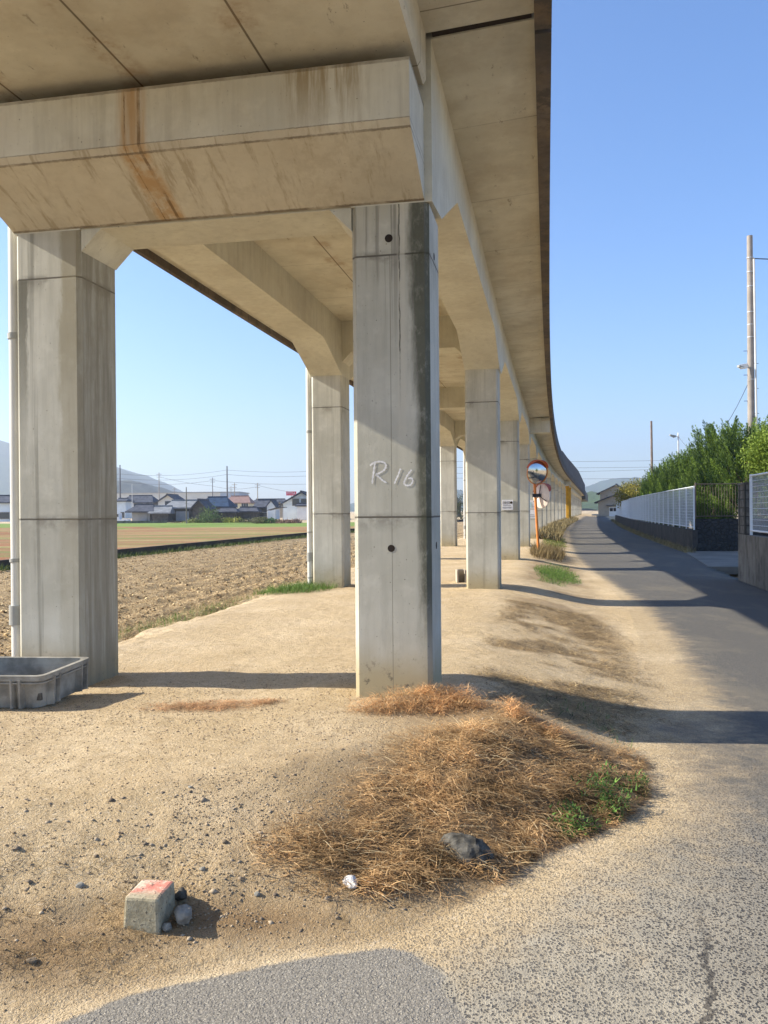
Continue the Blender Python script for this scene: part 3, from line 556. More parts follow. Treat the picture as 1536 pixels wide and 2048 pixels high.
def mesh_fence(s0, s1, t, z0, z1, panel, mat, label, wires=34, gap=.13):
    r = empty('mesh_fence', P(s0, t, z0)); tag(r, label, 'fence', None)
    s = s0
    while s < s1 - .1:
        e = min(s + panel, s1); m = MB(); d = .0
        m.prism([(0, 0), (.05, 0), (.05, z1 - z0 + .1), (0, z1 - z0 + .1)], lambda q: P(s + q[0], t - .025, z0 + q[1] - .1), lambda q: P(s + q[0], t + .025, z0 + q[1] - .1)); m.build('post', mat, r)
        m = MB()
        for zz in (z0 + .09, z1 - .03): m.tube([P(s + .05, t, zz), P(e, t, zz)], .022, 6)
        n = int((e - s) / .055); 
        for i in range(1, n): ss = s + .05 + (e - s - .05) * i / n; m.tube([P(ss, t + .006, z0 + .09), P(ss, t + .006, z1 - .03)], .0022, 3, cap=False)
        k = int((z1 - z0) / gap)
        for i in range(1, k): zz = z0 + .09 + (z1 - z0 - .12) * i / k; m.tube([P(s + .05, t - .004, zz), P(e, t - .004, zz)], .0045, 4, cap=False)
        m.build('mesh_panel', mat, r); s += panel
    m = MB(); m.prism([(0, 0), (.05, 0), (.05, z1 - z0 + .1), (0, z1 - z0 + .1)], lambda q: P(s1 + q[0], t - .025, z0 + q[1] - .1), lambda q: P(s1 + q[0], t + .025, z0 + q[1] - .1)); m.build('post', mat, r)
    return r
mesh_fence(28.4, 68.2, 6.3, .56, 2.29, 2.1, WHT, 'white steel mesh fence on the long dark wall, its sunlit top nearest the camera')
mesh_fence(69.0, 113, 6.36, .56, 2.25, 3.2, WHT, 'far shaded length of white fence running on behind the nearer white mesh fence', gap=.3)
mesh_fence(4, 13.75, 5.29, .80, 2.15, 2.0, WHT, 'white framed mesh fence on the pale stained wall at the right edge of the photo')
# block pier
C_BLK = NT('patterned_block', .9); t = C_BLK; p = t.pos(); X_, Y_, Z_ = t.xyz(p)
fz = t.M('FRACT', t.M('MULTIPLY', Z_, 5)); fx = t.M('FRACT', t.M('MULTIPLY', X_, 10)); gl = t.M('MAXIMUM', t.step(t.M('ABSOLUTE', t.M('SUBTRACT', fz, .5)), .44, .48), t.step(t.M('ABSOLUTE', t.M('SUBTRACT', fx, .5)), .36, .42))
c = t.mix(t.step(t.noise(p, 8, 5), .3, .7), (.07, .068, .062), (.15, .145, .13)); C_BLK = t.out(t.mix(gl, c, (.04, .04, .035)), t.bump(t.M('MULTIPLY', gl, -1.), .8, .02))
r = empty('block_pier', P(14.2, 5.3, .79)); tag(r, 'grey grooved concrete block pier on the end of the pale stained wall', 'pier')
sz('pier', [(13.95, .792), (14.68, .792), (14.68, 1.93), (13.95, 1.93)], 5.2, 5.37, C_BLK, r); sz('pier_cap', [(13.93, 1.93), (14.7, 1.93), (14.7, 1.98), (13.93, 1.98)], 5.18, 5.39, C_WALL2, r)
# stone wall and brown railing behind the drive
t = NT('stone_masonry', .9); p = t.pos(); e_ = t.vor(t.scl(p, (1, 1, 1.25)), 5.5, 'DISTANCE_TO_EDGE'); n = t.noise(p, 12, 5)
c = t.mix(t.vor(t.scl(p, (1, 1, 1.25)), 5.5, 'F1', 'Color'), (.03, .03, .03), (.07, .068, .066)); c = t.mix(.35, c, (.045, .045, .044)); c = t.mix(t.step(e_, .02, .06, 1, 0), c, (.035, .035, .03)); STN = t.out(c, t.bump(t.M('ADD', t.step(e_, 0, .12), t.M('MULTIPLY', n, .3)), .9, .05))
wa = Vector(P(28.32, 6.43, 0)); wb = wa + Vector((6, .4, 0)); dd = (wb - wa).normalized(); nn = Vector((-dd.y, dd.x, 0))
r = empty('stone_wall', (wa.x, wa.y, -.4)); tag(r, 'dark stone masonry wall at the back of the concrete driveway', 'wall')
m = MB(); m.add([wa + Vector((0, 0, -.5)), wb + Vector((0, 0, -.5)), wb + nn * .4 + Vector((0, 0, -.5)), wa + nn * .4 + Vector((0, 0, -.5)), wa + nn * .12 + Vector((0, 0, .98)), wb + nn * .12 + Vector((0, 0, .98)), wb + nn * .4 + Vector((0, 0, .98)), wa + nn * .4 + Vector((0, 0, .98))], [(0, 3, 2, 1), (4, 5, 6, 7), (0, 1, 5, 4), (1, 2, 6, 5), (2, 3, 7, 6), (3, 0, 4, 7)]); m.build('wall', STN, r)
BRN = simple('brown_railing', (.13, .095, .07), .5, .2, 4, spec=.5)
r = empty('metal_railing', (wa.x, wa.y, .98)); tag(r, 'dark brown metal railing of thin upright bars on the stone wall', 'railing')
m = MB(); o_ = nn * .26
for zz in (1.08, 2.36): m.tube([wa + o_ + Vector((0, 0, zz)), wb + o_ + Vector((0, 0, zz))], .022, 6)
m.build('rail', BRN, r); m = MB()
for k in range(52): q = wa + o_ + dd * (.05 + k * .115); m.tube([q + Vector((0, 0, 1.08)), q + Vector((0, 0, 2.36))], .008, 4, cap=False)
m.build('bars', BRN, r)
for k in range(4): m = MB(); q = wa + o_ + dd * (.02 + k * 1.9); m.tube([q + Vector((0, 0, .9)), q + Vector((0, 0, 2.42))], .026, 6); m.build('post', BRN, r)
# driveway slab
m = MB(); a_, b_, c_, d_ = P(19.2, 5.3, 0), P(28.3, 5.9, 0), P(28.3, 13, 0), P(19.2, 13, 0)
o = MB().add([(q[0], q[1], z) for z in (-.5, -.285) for q in (a_, b_, c_, d_)], [(0, 1, 2, 3), (4, 7, 6, 5), (0, 4, 5, 1), (1, 5, 6, 2), (2, 6, 7, 3), (3, 7, 4, 0)]).build('driveway', C_DRIVE, loc=(0, 0, 0)); tag(o, kind='structure')
m = MB(); m.prism([(5.3, -.3), (6.15, -.3), (6.15, -.28), (5.3, -.28)], lambda q: P(19.0, *q), lambda q: P(19.19, *q)); 
# ------------------------------------------------------------------ foliage builders
def leafcloud(C, dirs, L, Wd, colr, n3=3):
    # diamond leaves: centres C, directions dirs, length L, width Wd
    n = len(C); up_ = RNG.normal(size=(n, 3)); side = np.cross(dirs, up_); side /= np.linalg.norm(side, axis=1)[:, None] + 1e-9
    L = np.asarray(L)[:, None] if np.ndim(L) else L; Wd = np.asarray(Wd)[:, None] if np.ndim(Wd) else Wd
    V = np.stack([C - dirs * L * .5, C + side * Wd * .5, C + dirs * L * .5, C - side * Wd * .5], 1).reshape(-1, 3); F = np.arange(4 * n).reshape(n, 4)
    return V, F, np.repeat(colr, 4, 0)
def leafmat(name, rough=.6, trans=.25):
    t = NT(name, rough); c = t.attr('col', 'Color'); t.put(t.b.inputs['Base Color'], c)
    tr = t.n('ShaderNodeBsdfTranslucent'); t.link(c, tr.inputs[0]); mx = t.n('ShaderNodeMixShader'); mx.inputs[0].default_value = trans
    t.link(t.b.outputs[0], mx.inputs[1]); t.link(tr.outputs[0], mx.inputs[2]); t.link(mx.outputs[0], t.t.nodes['Material Output'].inputs[0]); return t.m
LEAF = leafmat('foliage'); STRAW = leafmat('dry_straw', .8, .15); BARK = simple('bark', (.11, .08, .055), .95, .3, 12, bump=.8)
def lerpc(a, b, u): return np.asarray(a)[None] * (1 - u[:, None]) + np.asarray(b)[None] * u[:, None]
def unit(n): v = RNG.normal(size=(n, 3)); return v / np.linalg.norm(v, axis=1)[:, None]
def juniper(h, r, n=520, seed=0):
    # flame shaped upright tufts; returns V,F,C local to the base
    VV, CC = [], []; 
    th = RNG.uniform(0, 2 * math.pi, n); u = RNG.random(n) ** .8; z = .35 + (h - .75) * u; prof = np.clip(1.05 - (z / h) ** 3 * .7, .2, 1); lob = 1 + .22 * np.sin(th * 3 + z * 2.1) + .15 * np.sin(th * 5 - z * 3)
    rad = r * prof * lob * np.sqrt(RNG.uniform(.45, 1, n)); base = np.stack([rad * np.cos(th), rad * np.sin(th), z], 1)
    tl = RNG.uniform(.5, 1.0, n) + .35 * (u > .8) * RNG.random(n); od = np.stack([np.cos(th) * .3, np.sin(th) * .3, np.ones(n)], 1) + RNG.normal(size=(n, 3)) * .13; od /= np.linalg.norm(od, axis=1)[:, None]
    m = 110; q = RNG.random((n, m)); cen = base[:, None] + od[:, None] * (q * tl[:, None])[..., None]
    wr = (.085 * np.sin(np.pi * np.clip(q * .82 + .12, 0, 1)) ** .8)[..., None]; rnd = RNG.normal(size=(n, m, 3)); rnd /= np.linalg.norm(rnd, axis=2)[..., None]; cen = cen + rnd * wr
    dr = od[:, None] * .9 + rnd * .55; dr /= np.linalg.norm(dr, axis=2)[..., None]
    tone = np.clip(RNG.normal(.45, .3, n), 0, 1)[:, None] * .6 + RNG.random((n, m)) * .25 + q * .3 - .12; tone = np.clip(tone, 0, 1).ravel()
    col = lerpc((.010, .038, .012), (.30, .43, .06), np.clip(tone, 0, 1) ** 2)  # sunlit tips and shaded inner leaves are painted into the greens
    return leafcloud(cen.reshape(-1, 3), dr.reshape(-1, 3), RNG.uniform(.05, .11, n * m), RNG.uniform(.018, .034, n * m), col)
def trunk(mb, h, r, limbs=6, sp=.6):
    mb.tube([(0, 0, -.1), (.04, .02, h * .35), (-.03, .05, h * .7), (.02, 0, h)], r, 8, r * .35)
    for k in range(limbs):
        a = k * 2.4 + .3; z = h * (.3 + .6 * k / limbs); mb.tube([(0, 0, z), (math.cos(a) * sp * .5, math.sin(a) * sp * .5, z + .18), (math.cos(a) * sp, math.sin(a) * sp, z + .5)], r * .4, 5, r * .12)
protos = []
for k in range(3):
    V, F, C_ = juniper(4.3, 1.05, 330); r = empty('juniper_tree'); fo = fastmesh('crown', V, F, LEAF, r, col=C_); m = MB(); trunk(m, 3.2, .11); m.build('trunk', BARK, r, local=True); protos.append(r)
# (s, t, height scale, spread scale) measured from the skyline of the hedge
jun = [(31.5, 8.9, 1.10, 1.0, 'tallest dense juniper just left of the thick utility pole'), (33.4, 8.5, 1.14, 1.05, 'tall juniper behind the brown railing, second from the utility pole'),
       (35.8, 8.3, 1.10, .95, 'juniper rising above the near end of the white mesh fence'), (38.6, 8.2, 1.0, .95, 'juniper with a dip in its top right of the small street lamp pole'),
       (41.5, 8.4, 1.0, .85, 'slender pointed juniper in front of the street lamp pole'), (44.6, 8.2, .98, .9, 'mid height juniper just left of the street lamp pole'), (48, 8.2, 1.0, .95, 'juniper midway along the white mesh fence'),
       (51.6, 8.3, .98, .9, 'juniper right of the bare thin pole above the fence'), (55.4, 8.1, .98, .95, 'juniper standing in front of the bare thin pole'), (59.5, 8.3, .92, .95, 'juniper just left of the bare thin pole'), (64, 8.2, .95, .9, 'second last small juniper at the far end of the hedge'), (69, 8.3, .85, .95, 'farthest lowest juniper beside the yellowish tree'), (29.8, 10.8, .98, 1.1, 'dark juniper behind the thick utility pole')]
for k, (s_, t_, hs, ws, lab) in enumerate(jun):
    o = protos[k] if k < 3 else copy_tree(protos[k % 3]); x, y, _ = P(s_, t_, 0); o.location = (x, y, -.2); o.rotation_euler.z = k * 1.7; o.scale = (ws * 1.15, ws * 1.15, hs * 1.02)
    tag(o, lab, 'tree', 'junipers behind the white fence')
def bush(name, label, cat, loc, rx, ry, rz, n, c0, c1, leaf=.1, group=None, tr=0, clump=30, upb=.3, elong=1.6):
    r = empty(name, loc); tag(r, label, cat, group); k = max(6, n // clump)
    cc = unit(k) * (RNG.uniform(.35, .95, k) ** .6)[:, None]; cc[:, 2] = np.abs(cc[:, 2]) if not tr else cc[:, 2]
    tone = RNG.random(k); idx = RNG.integers(0, k, n); cen = cc[idx] + RNG.normal(size=(n, 3)) * .16; pos = cen * np.array([rx, ry, rz]) + np.array([0, 0, tr + (rz * (.0 if not tr else 0))])
    d = unit(n) + np.array([0, 0, upb]); d /= np.linalg.norm(d, axis=1)[:, None]; q = np.clip(tone[idx] * .6 + RNG.random(n) * .4, 0, 1)
    V, F, C_ = leafcloud(pos, d, RNG.uniform(.7, 1.3, n) * leaf * elong, RNG.uniform(.7, 1.3, n) * leaf * .6, lerpc(c0, c1, q)); V[:, 2] = np.maximum(V[:, 2], .0)
    fastmesh('crown' if tr else 'foliage', V, F, LEAF, r, col=C_)
    if tr: m = MB(); trunk(m, tr + rz * .3, .06 + .02 * tr, 7, rx * .6); m.build('trunk', BARK, r, local=True)
    return r
tp = at(1562, 905, 21.0)
bush('garden_tree', 'yellow green clipped garden tree leaning over the mesh fence at the right edge', 'tree', (tp.x, tp.y, -.3), .85, .8, .78, 16000, (.06, .11, .015), (.30, .40, .06), .05, tr=3.05, clump=90)
tp = at(1280, 975, 92)
bush('broadleaf_tree', 'yellowish broadleaf tree beyond the far end of the juniper hedge', 'tree', (tp.x, tp.y, -.3), 2.6, 2.3, 1.7, 7000, (.10, .11, .02), (.40, .34, .07), .16, tr=3.1)
# ------------------------------------------------------------------ poles and lamps
PCON = simple('pole_concrete', (.30, .265, .23), .8, .12, 2); STEEL = simple('galvanised_steel', (.55, .56, .57), .4, .08, 4, metal=.3, spec=.5); WOOD = simple('old_pole_wood', (.20, .15, .12), .9, .25, 3); CABLE = simple('cable_black', (.06, .06, .065), .7, .1); GLS = simple('lamp_glass', (.8, .82, .82), .3, .03)
def putr(px, py, Y): q = at(px, py, Y); return q
pt = putr(1499, 472, 36.5); pb = putr(1504, 1030, 36.5); pb.z = -.3
r = empty('utility_pole', pb); tag(r, 'tall thick concrete utility pole with white conduit and step bolts at the right', 'utility pole')
m = MB(); m.tube([pb - Vector((0, 0, .5)), pt], .172, 16, .12); m.build('post', PCON, r, smooth=True)
m = MB(); c0 = putr(1507.5, 518, 36.35); c1 = putr(1514, 905, 36.35); m.tube([c0, c1, Vector((c1.x, c1.y, -.3))], .045, 8); m.build('conduit', PVC, r, smooth=True)
for py in (517, 545, 650, 760, 842, 574, 625, 675): q = putr(1499 + (py - 472) * .011, py, 36.5); m = MB(); m.tube([q, q + Vector((0, 0, .03))], .15, 14); m.build('band', STEEL, r)
for py, sg in ((702, -1), (727, 1), (777, 1), (802, -1), (827, 1), (852, -1), (750, -1)): q = putr(1499 + (py - 472) * .011, py, 36.5); m = MB(); m.tube([q, q + Vector((sg * .33, 0, 0))], .012, 5); m.build('step_bolt', BLK, r)
lq = putr(1502, 738, 36.4); m = MB(); m.tube([lq, lq + Vector((-.3, -.1, .12))], .03, 6); m.box(lq + Vector((-.42, -.12, .1)), (.42, .2, .1), .1); ob = m.build('lamp_arm', PVCD, r)
m = MB(); vs = [lq + Vector(v) for v in ((-.62, -.25, .16), (-.25, -.25, .22), (-.2, .02, .2), (-.6, .02, .13), (-.5, -.2, -.02), (-.22, -.2, .02), (-.2, 0, .02), (-.5, 0, -.02))]; m.add(vs, [(0, 1, 2, 3), (4, 7, 6, 5), (0, 4, 5, 1), (1, 5, 6, 2), (2, 6, 7, 3), (3, 7, 4, 0)]); m.build('lamp_head', GLS, r, bevel=.02)
def wire(a, b, sag, name, label, rad=.012, group=None, n=18):
    a, b = Vector(a), Vector(b); m = MB(); m.tube([a.lerp(b, i / n) - Vector((0, 0, sag * 4 * (i / n) * (1 - i / n))) for i in range(n + 1)], rad, 5); o = m.build(name, CABLE, loc=a); tag(o, label, 'cable', group); return o
la = putr(1356.5, 872, 63); lb = Vector((la.x, la.y, -.3))
wire(putr(1498, 763, 36.4), putr(1357, 873, 63), 1.9, 'cable', 'thin black cable sagging from the thick utility pole to the small street lamp', .012)
wire(putr(1503, 517, 36.5), putr(1680, 512, 42), .1, 'cable', 'pale cable leaving the top of the thick utility pole to the right', .025)
r = empty('street_lamp', lb); tag(r, 'small street lamp on a thin pole rising behind the junipers', 'street lamp')
m = MB(); m.tube([lb, la + Vector((0, 0, .1))], .09, 10, .06); m.build('post', STEEL, r, smooth=True); m = MB(); m.tube([la - Vector((0, 0, .05)), la + Vector((-.25, 0, .0))], .03, 6); m.build('arm', STEEL, r)
m = MB(); q = la + Vector((-.36, 0, .04)); m.prism([(-.28, .08), (.14, .0), (.14, -.14), (.02, -.16), (-.28, 0)], lambda v: q + Vector((v[0], -.12, v[1])), lambda v: q + Vector((v[0], .12, v[1]))); m.build('lamp_head', PVCD, r)
m = MB(); m.tube([la + Vector((0, 0, .1)), la + Vector((0, 0, .25))], .05, 8); m.build('sensor', GLS, r)
pt = putr(1302.5, 842, 88); pb = putr(1305, 1000, 88); pb.z = -.3; r = MB(); r.tube([pb, pt], .16, 10, .11); o = r.build('utility_pole', WOOD, loc=pb, smooth=True); tag(o, 'bare thin wooden looking pole without wires above the far junipers', 'utility pole')
# ------------------------------------------------------------------ channel wall, field clods, distant village
C_CHAN = concrete('channel_concrete', (.09, .085, .075), (.045, .043, .038), mottle=True)
r = empty('channel_wall', P(10, -13.9, -.3)); tag(r, 'dark low concrete channel wall between the ploughed field and the grass field', 'wall'); sweep('wall', -6, 110, [(-14.02, -.7), (-13.9, -.7), (-13.9, .13), (-14.02, .13)], C_CHAN, 3, parent=r)
ROOFG = simple('grey_tile_roof', (.08, .086, .105), .9, .3, 1.5, spec=.1); ROOFL = simple('pale_slate_roof', (.22, .23, .24), .9, .2, 1.2, spec=.1); ROOFB = simple('blue_tile_roof', (.03, .055, .10), .9, .3, 1.5, spec=.1); ROOFR = simple('brown_tile_roof', (.26, .16, .13), .7, .15, 1.5)
WALLW = simple('white_render', (.82, .82, .80), .8, .06, 1); WALLC = simple('cream_render', (.74, .68, .46), .8, .06, 1); WALLD = simple('dark_boards', (.075, .07, .065), .9, .3, 2); WALLB = simple('pale_blue_render', (.62, .70, .76), .8, .06, 1); WALLT = simple('beige_render', (.42, .37, .29), .85, .08, 1); WALLG = simple('grey_sheet', (.30, .31, .32), .7, .1, 1)
GLASS = simple('dark_window_glass', (.03, .035, .045), .1, .1, 1, spec=.8); FRM = simple('window_frame', (.5, .5, .48), .5, .05)
def house(label, px0, px1, yb, ye, yr, Y, roof, wall, axis='x', depth=8, wins=(), door=None, cat='house', name='house', over=.5, rz=0, group=None, chim=False, hip=.25):
    a = at(px0, yb, Y); b_ = at(px1, yb, Y); w = b_.x - a.x; zb = min(a.z, 0) - .0; ze = at((px0 + px1) / 2, ye, Y).z; zr = at((px0 + px1) / 2, yr, Y).z; zb = -.3
    cx = (a.x + b_.x) / 2; r = empty(name, (cx, Y + depth / 2, zb), rz); tag(r, label, cat, group); H = ze - zb; HR = zr - zb; x = w / 2; y = depth / 2
    m = MB()
    if axis == 'x': m.box((0, 0, H / 2), (w, depth, H)); m.prism([(-y, H), (y, H), (0, HR - .12)], lambda q: (-x * (1 - hip), q[0], q[1]), lambda q: (x * (1 - hip), q[0], q[1]))
    else: m.prism([(-x, 0), (x, 0), (x, H), (0, HR - .1), (-x, H)], lambda q: (q[0], -y, q[1]), lambda q: (q[0], y, q[1]))
    m.build('wall', wall, r, local=True)
    m = MB(); th = .22
    if axis == 'x':
        X = x + over; Yv = y + over; dz = over * (HR - H) / y; R_ = x * (1 - hip) + over * .3
        eav = [(-X, -Yv, H - dz), (X, -Yv, H - dz), (X, Yv, H - dz), (-X, Yv, H - dz)]; rid = [(-R_, 0, HR), (R_, 0, HR)]
        lo = [(p_[0], p_[1], p_[2] - th) for p_ in eav]; m.add(eav + rid + lo, [(0, 1, 5, 4), (1, 2, 5), (2, 3, 4, 5), (3, 0, 4), (0, 6, 7, 1), (1, 7, 8, 2), (2, 8, 9, 3), (3, 9, 6, 0), (6, 9, 8, 7)])
        m.box((0, 0, HR + .08), (2 * R_, .3, .3))
    else:
        X = x + over; dz = over * (HR - H) / x; m.prism([(-X, H - dz), (0, HR), (X, H - dz), (X, H - dz + th), (0, HR + th), (-X, H - dz + th)], lambda q: (q[0], -y - over, q[1]), lambda q: (q[0], y + over, q[1])); m.box((0, 0, HR + th), (.3, depth + 2 * over, .25))
    m.build('roof', roof, r, local=True)
    for (u, z, ww, hh) in wins:
        m = MB(); m.box((u * x, -y - .04, z), (ww + .16, .1, hh + .16)); f = m.build('window', FRM, r, local=True); m = MB(); m.box((u * x, -y - .08, z), (ww, .05, hh)); m.build('pane', GLASS, f, local=True)
    if door: u, ww, hh, mt_ = door; m = MB(); m.box((u * x, -y - .05, hh / 2), (ww, .12, hh)); m.build('door', mt_, r, local=True)
    return r
house('large blue grey house with white gable at the left edge of the photo', -40, 26, 1040, 1003, 991, 150, ROOFG, WALLB, 'x', 9, wins=((-.3, 3.6, 1.5, 1), (.5, 1.4, 1.8, 1.2)))
house('white two storey house with grey tiled roof just right of the near left pillar', 243, 303, 1034, 1003, 991, 215, ROOFG, WALLW, 'x', 8, wins=((.0, 3.6, 1.3, 1.1), (.28, 3.6, 1.1, 1.1), (.75, 3.6, .8, 1.1)))
house('narrow pale blue house wing at the left end of the village row', 228, 251, 1034, 1001, 997, 205, ROOFG, WALLB, 'x', 6, wins=((.5, 1.2, .9, 1.4),))
house('low dark roofed shed with pale panel walls in front of the white house', 264, 300, 1038, 1019, 1009, 138, ROOFG, WALLG, 'x', 5, cat='shed', name='shed', over=.9, door=(.2, 1.6, 1.6, WALLG))
house('white gabled two storey house with dark roof behind the grey barn', 316, 357, 1032, 1004, 990, 210, ROOFG, WALLW, 'y', 9, wins=((-.1, 4., 1., 1.2), (.3, 4., 1., 1.2)), over=1.2)
house('long barn with pale slate roof and dark board walls', 335, 390, 1038, 1013, 1001, 140, ROOFL, WALLD, 'x', 7, cat='barn', name='barn', door=(.1, 2.2, 1.9, WALLG), hip=.02, over=.6)
house('low lean-to with weathered pale roof left of the long barn', 303, 336, 1038, 1023, 1013, 137, ROOFL, WALLD, 'x', 5, cat='shed', name='shed', hip=.02)
house('dark gable fronted barn beside the small green tree', 386, 410, 1038, 1014, 1001, 139, ROOFG, WALLD, 'y', 7, cat='barn', name='barn')
house('house with dark blue tiled roof behind the small green tree', 405, 450, 1035, 1009, 994, 168, ROOFB, WALLD, 'x', 8, wins=((.4, 1.6, 1.6, 1),), over=1.)
house('cream two storey house with brown tiled roof', 452, 498, 1034, 1004, 992, 220, ROOFR, WALLC, 'x', 8, wins=((-.35, 3.5, 2.2, 1.2), (.45, 3.6, .5, 1.2), (.65, 3.6, .5, 1.2), (.85, 3.6, .5, 1.2)))
house('low dark shed under the cream house', 472, 512, 1036, 1021, 1015, 150, ROOFG, WALLD, 'x', 5, cat='shed', name='shed')
house('low dark shed with an open front between blue roofed and cream house', 434, 470, 1036, 1022, 1016, 148, ROOFG, WALLD, 'x', 5, cat='shed', name='shed')
house('house with plain dark grey roof left of the pale gabled house', 511, 536, 1036, 1012, 1000, 155, ROOFG, WALLD, 'x', 7, wins=((.2, 1.2, 2.4, .7),), hip=.02)
house('small white walled gable beside the plain dark grey roof', 534, 550, 1036, 1012, 1001, 154, ROOFG, WALLW, 'y', 7, over=.3)
house('distant row house with long dark roof behind the village', 500, 576, 1030, 1005, 998, 260, ROOFG, WALLG, 'x', 8)
house('pale low gabled house behind the arched carport', 551, 568, 1034, 1012, 1004, 190, ROOFL, WALLT, 'y', 7)
house('pale grey gable fronted two storey house beside the second left pillar', 566, 640, 1036, 1007, 985, 146, ROOFG, WALLB, 'y', 9, wins=((-.30, 3.35, 1.2, 1.2), (.16, 3.35, 1.2, 1.2)), over=.8)
house('flat white garage annex with grey base in front of the pale gabled house', 594, 640, 1037, 1010, 1007.5, 141, ROOFG, WALLW, 'x', 4, hip=0, over=.3, cat='garage', name='garage')
house('dark roofed house seen between the second pillars', 876, 922, 1030, 1004, 993, 190, ROOFG, WALLD, 'x', 8, wins=((.2, 1.6, 1.2, 1),))
r = empty('carport', at(552, 1036, 135)); r.location.z = -.3; tag(r, 'low grey arched carport left of the pale gabled house', 'carport'); m = MB(); p_ = at(537, 1021, 135); q_ = at(570, 1018, 135); w_ = q_.x - p_.x
m.prism([(0, 0), (w_ * .5, .35), (w_, .5), (w_, .58), (w_ * .5, .43), (0, .08)], lambda v: (p_.x + v[0], 133, p_.z + v[1]), lambda v: (p_.x + v[0], 138, p_.z + v[1])); m.build('roof', ROOFG, r)
for u in (0.1, w_ - .1): m = MB(); m.tube([(p_.x + u, 133.2, -.3), (p_.x + u, 133.2, p_.z + .1)], .06, 6); m.build('post', STEEL, r)
# warehouse
WHS = simple('warehouse_sheet', (.58, .57, .52), .7, .05, .3); WHB = simple('warehouse_blue_sheet', (.36, .42, .52), .7, .05, .3)
a = at(205, 1018, 420); b_ = at(441, 1018, 420); c1 = at(478, 1018, 420); zt = at(340, 985, 420).z
r = empty('warehouse', ((a.x + c1.x) / 2, 430, 0)); tag(r, 'very long low cream warehouse with a blue grey end behind the village roofs', 'warehouse')
m = MB(); m.box(((a.x + b_.x) / 2, 435, zt / 2 - .2), (b_.x - a.x, 30, zt)); m.build('wall', WHS, r); m = MB(); m.box(((b_.x + c1.x) / 2, 435, zt / 2 - .2), (c1.x - b_.x - .02, 30.2, zt)); m.build('end_wall', WHB, r)
m = MB(); m.box(((a.x + c1.x) / 2, 435, zt - .05), (c1.x - a.x + 1, 31, .5)); m.build('roof', WALLG, r)
# red roadside sign
q = at(582.5, 987, 240); r = empty('shop_sign', (q.x, q.y, 0)); tag(r, 'red rooftop sign with white lettering above the village roofs', 'sign'); RED = simple('sign_red', (.62, .06, .10), .5, .05)
m = MB(); m.box(q, (2.9, .3, 1.15)); m.build('board', RED, r); m = MB(); m.tube([(q.x, q.y, -.3), (q.x, q.y, q.z - .57)], .12, 8); m.build('post', STEEL, r)
cu = bpy.data.curves.new('t', 'FONT'); cu.body = 'YYYA'; cu.size = 1.0; cu.extrude = .02; cu.align_x = 'CENTER'; cu.align_y = 'CENTER'; to = bpy.data.objects.new('t', cu); COL.objects.link(to); me = bpy.data.meshes.new_from_object(to.evaluated_get(bpy.context.evaluated_depsgraph_get())); bpy.data.objects.remove(to)
me.materials.clear(); me.materials.append(SIGNW); o = link_mesh('lettering', me, r); o.rotation_euler = (math.pi / 2, 0, 0); o.location = (0, -.19, q.z)
# house at the end of the road
hr = house('beige house with dark gable roof at the far end of the road, tall rear part', 1212, 1275, 1029, 985, 970, 205, ROOFG, WALLT, 'y', 8, rz=-.32, wins=((-.05, 4.4, 2.4, .5),), over=.9)
hf = house('lower beige front wing with white sliding door at the end of the road', 1209, 1284, 1030, 1003, 988, 192, ROOFG, WALLT, 'y', 8, over=.9, rz=-.32, door=(-.22, 1.9, 2.2, WALLW))
m = MB(); m.box((-.22 * 4.4 - .42, -4.14, 1.55), (.7, .04, .75)); m.box((-.22 * 4.4 + .42, -4.14, 1.55), (.7, .04, .75)); m.build('door_pane', GLASS, hf, local=True)
m = MB(); m.box((-.22 * 4.4, -4.5, 2.5), (3, 1., .12)); m.build('awning', ROOFG, hf, local=True)
# kei truck by the village
q = at(237, 1036, 128); r = empty('small_truck', (q.x, q.y, -.3)); tag(r, 'small white truck parked before the village just right of the near left pillar', 'truck')
m = MB(); m.prism([(-.6, .3), (1.7, .3), (1.7, .75), (.35, .75), (.3, 1.7), (-.35, 1.7), (-.6, 1.0)], lambda v: (v[0], -.7, v[1]), lambda v: (v[0], .7, v[1])); m.build('body', WHT, r, local=True)
for u in (-.2, 1.2): m = MB(); m.tube([(u, -.72, .27), (u, -.5, .27)], .27, 12); m.build('wheel', BLK, r, local=True)
m = MB(); m.box((-.02, -.705, 1.32), (.5, .02, .45)); m.build('side_window', GLASS, r, local=True)
# low wall and rubble at field end
m = MB(); a = at(200, 1046, 112); b_ = at(334, 1046, 112); m.box(((a.x + b_.x) / 2, 112, -.05), (b_.x - a.x, .2, .75)); o = m.build('block_wall', C_WALL2, loc=(a.x, 112, -.3)); tag(o, 'low grey block wall at the far left end of the grass field', 'wall')
m = MB(); a = at(326, 1046, 118); b_ = at(420, 1046, 118); m.box(((a.x + b_.x) / 2, 118, -.1), (b_.x - a.x, .2, .6)); o = m.build('block_wall', C_WALL, loc=(a.x, 118, -.3)); tag(o, 'low dark block wall below the long barn', 'wall')
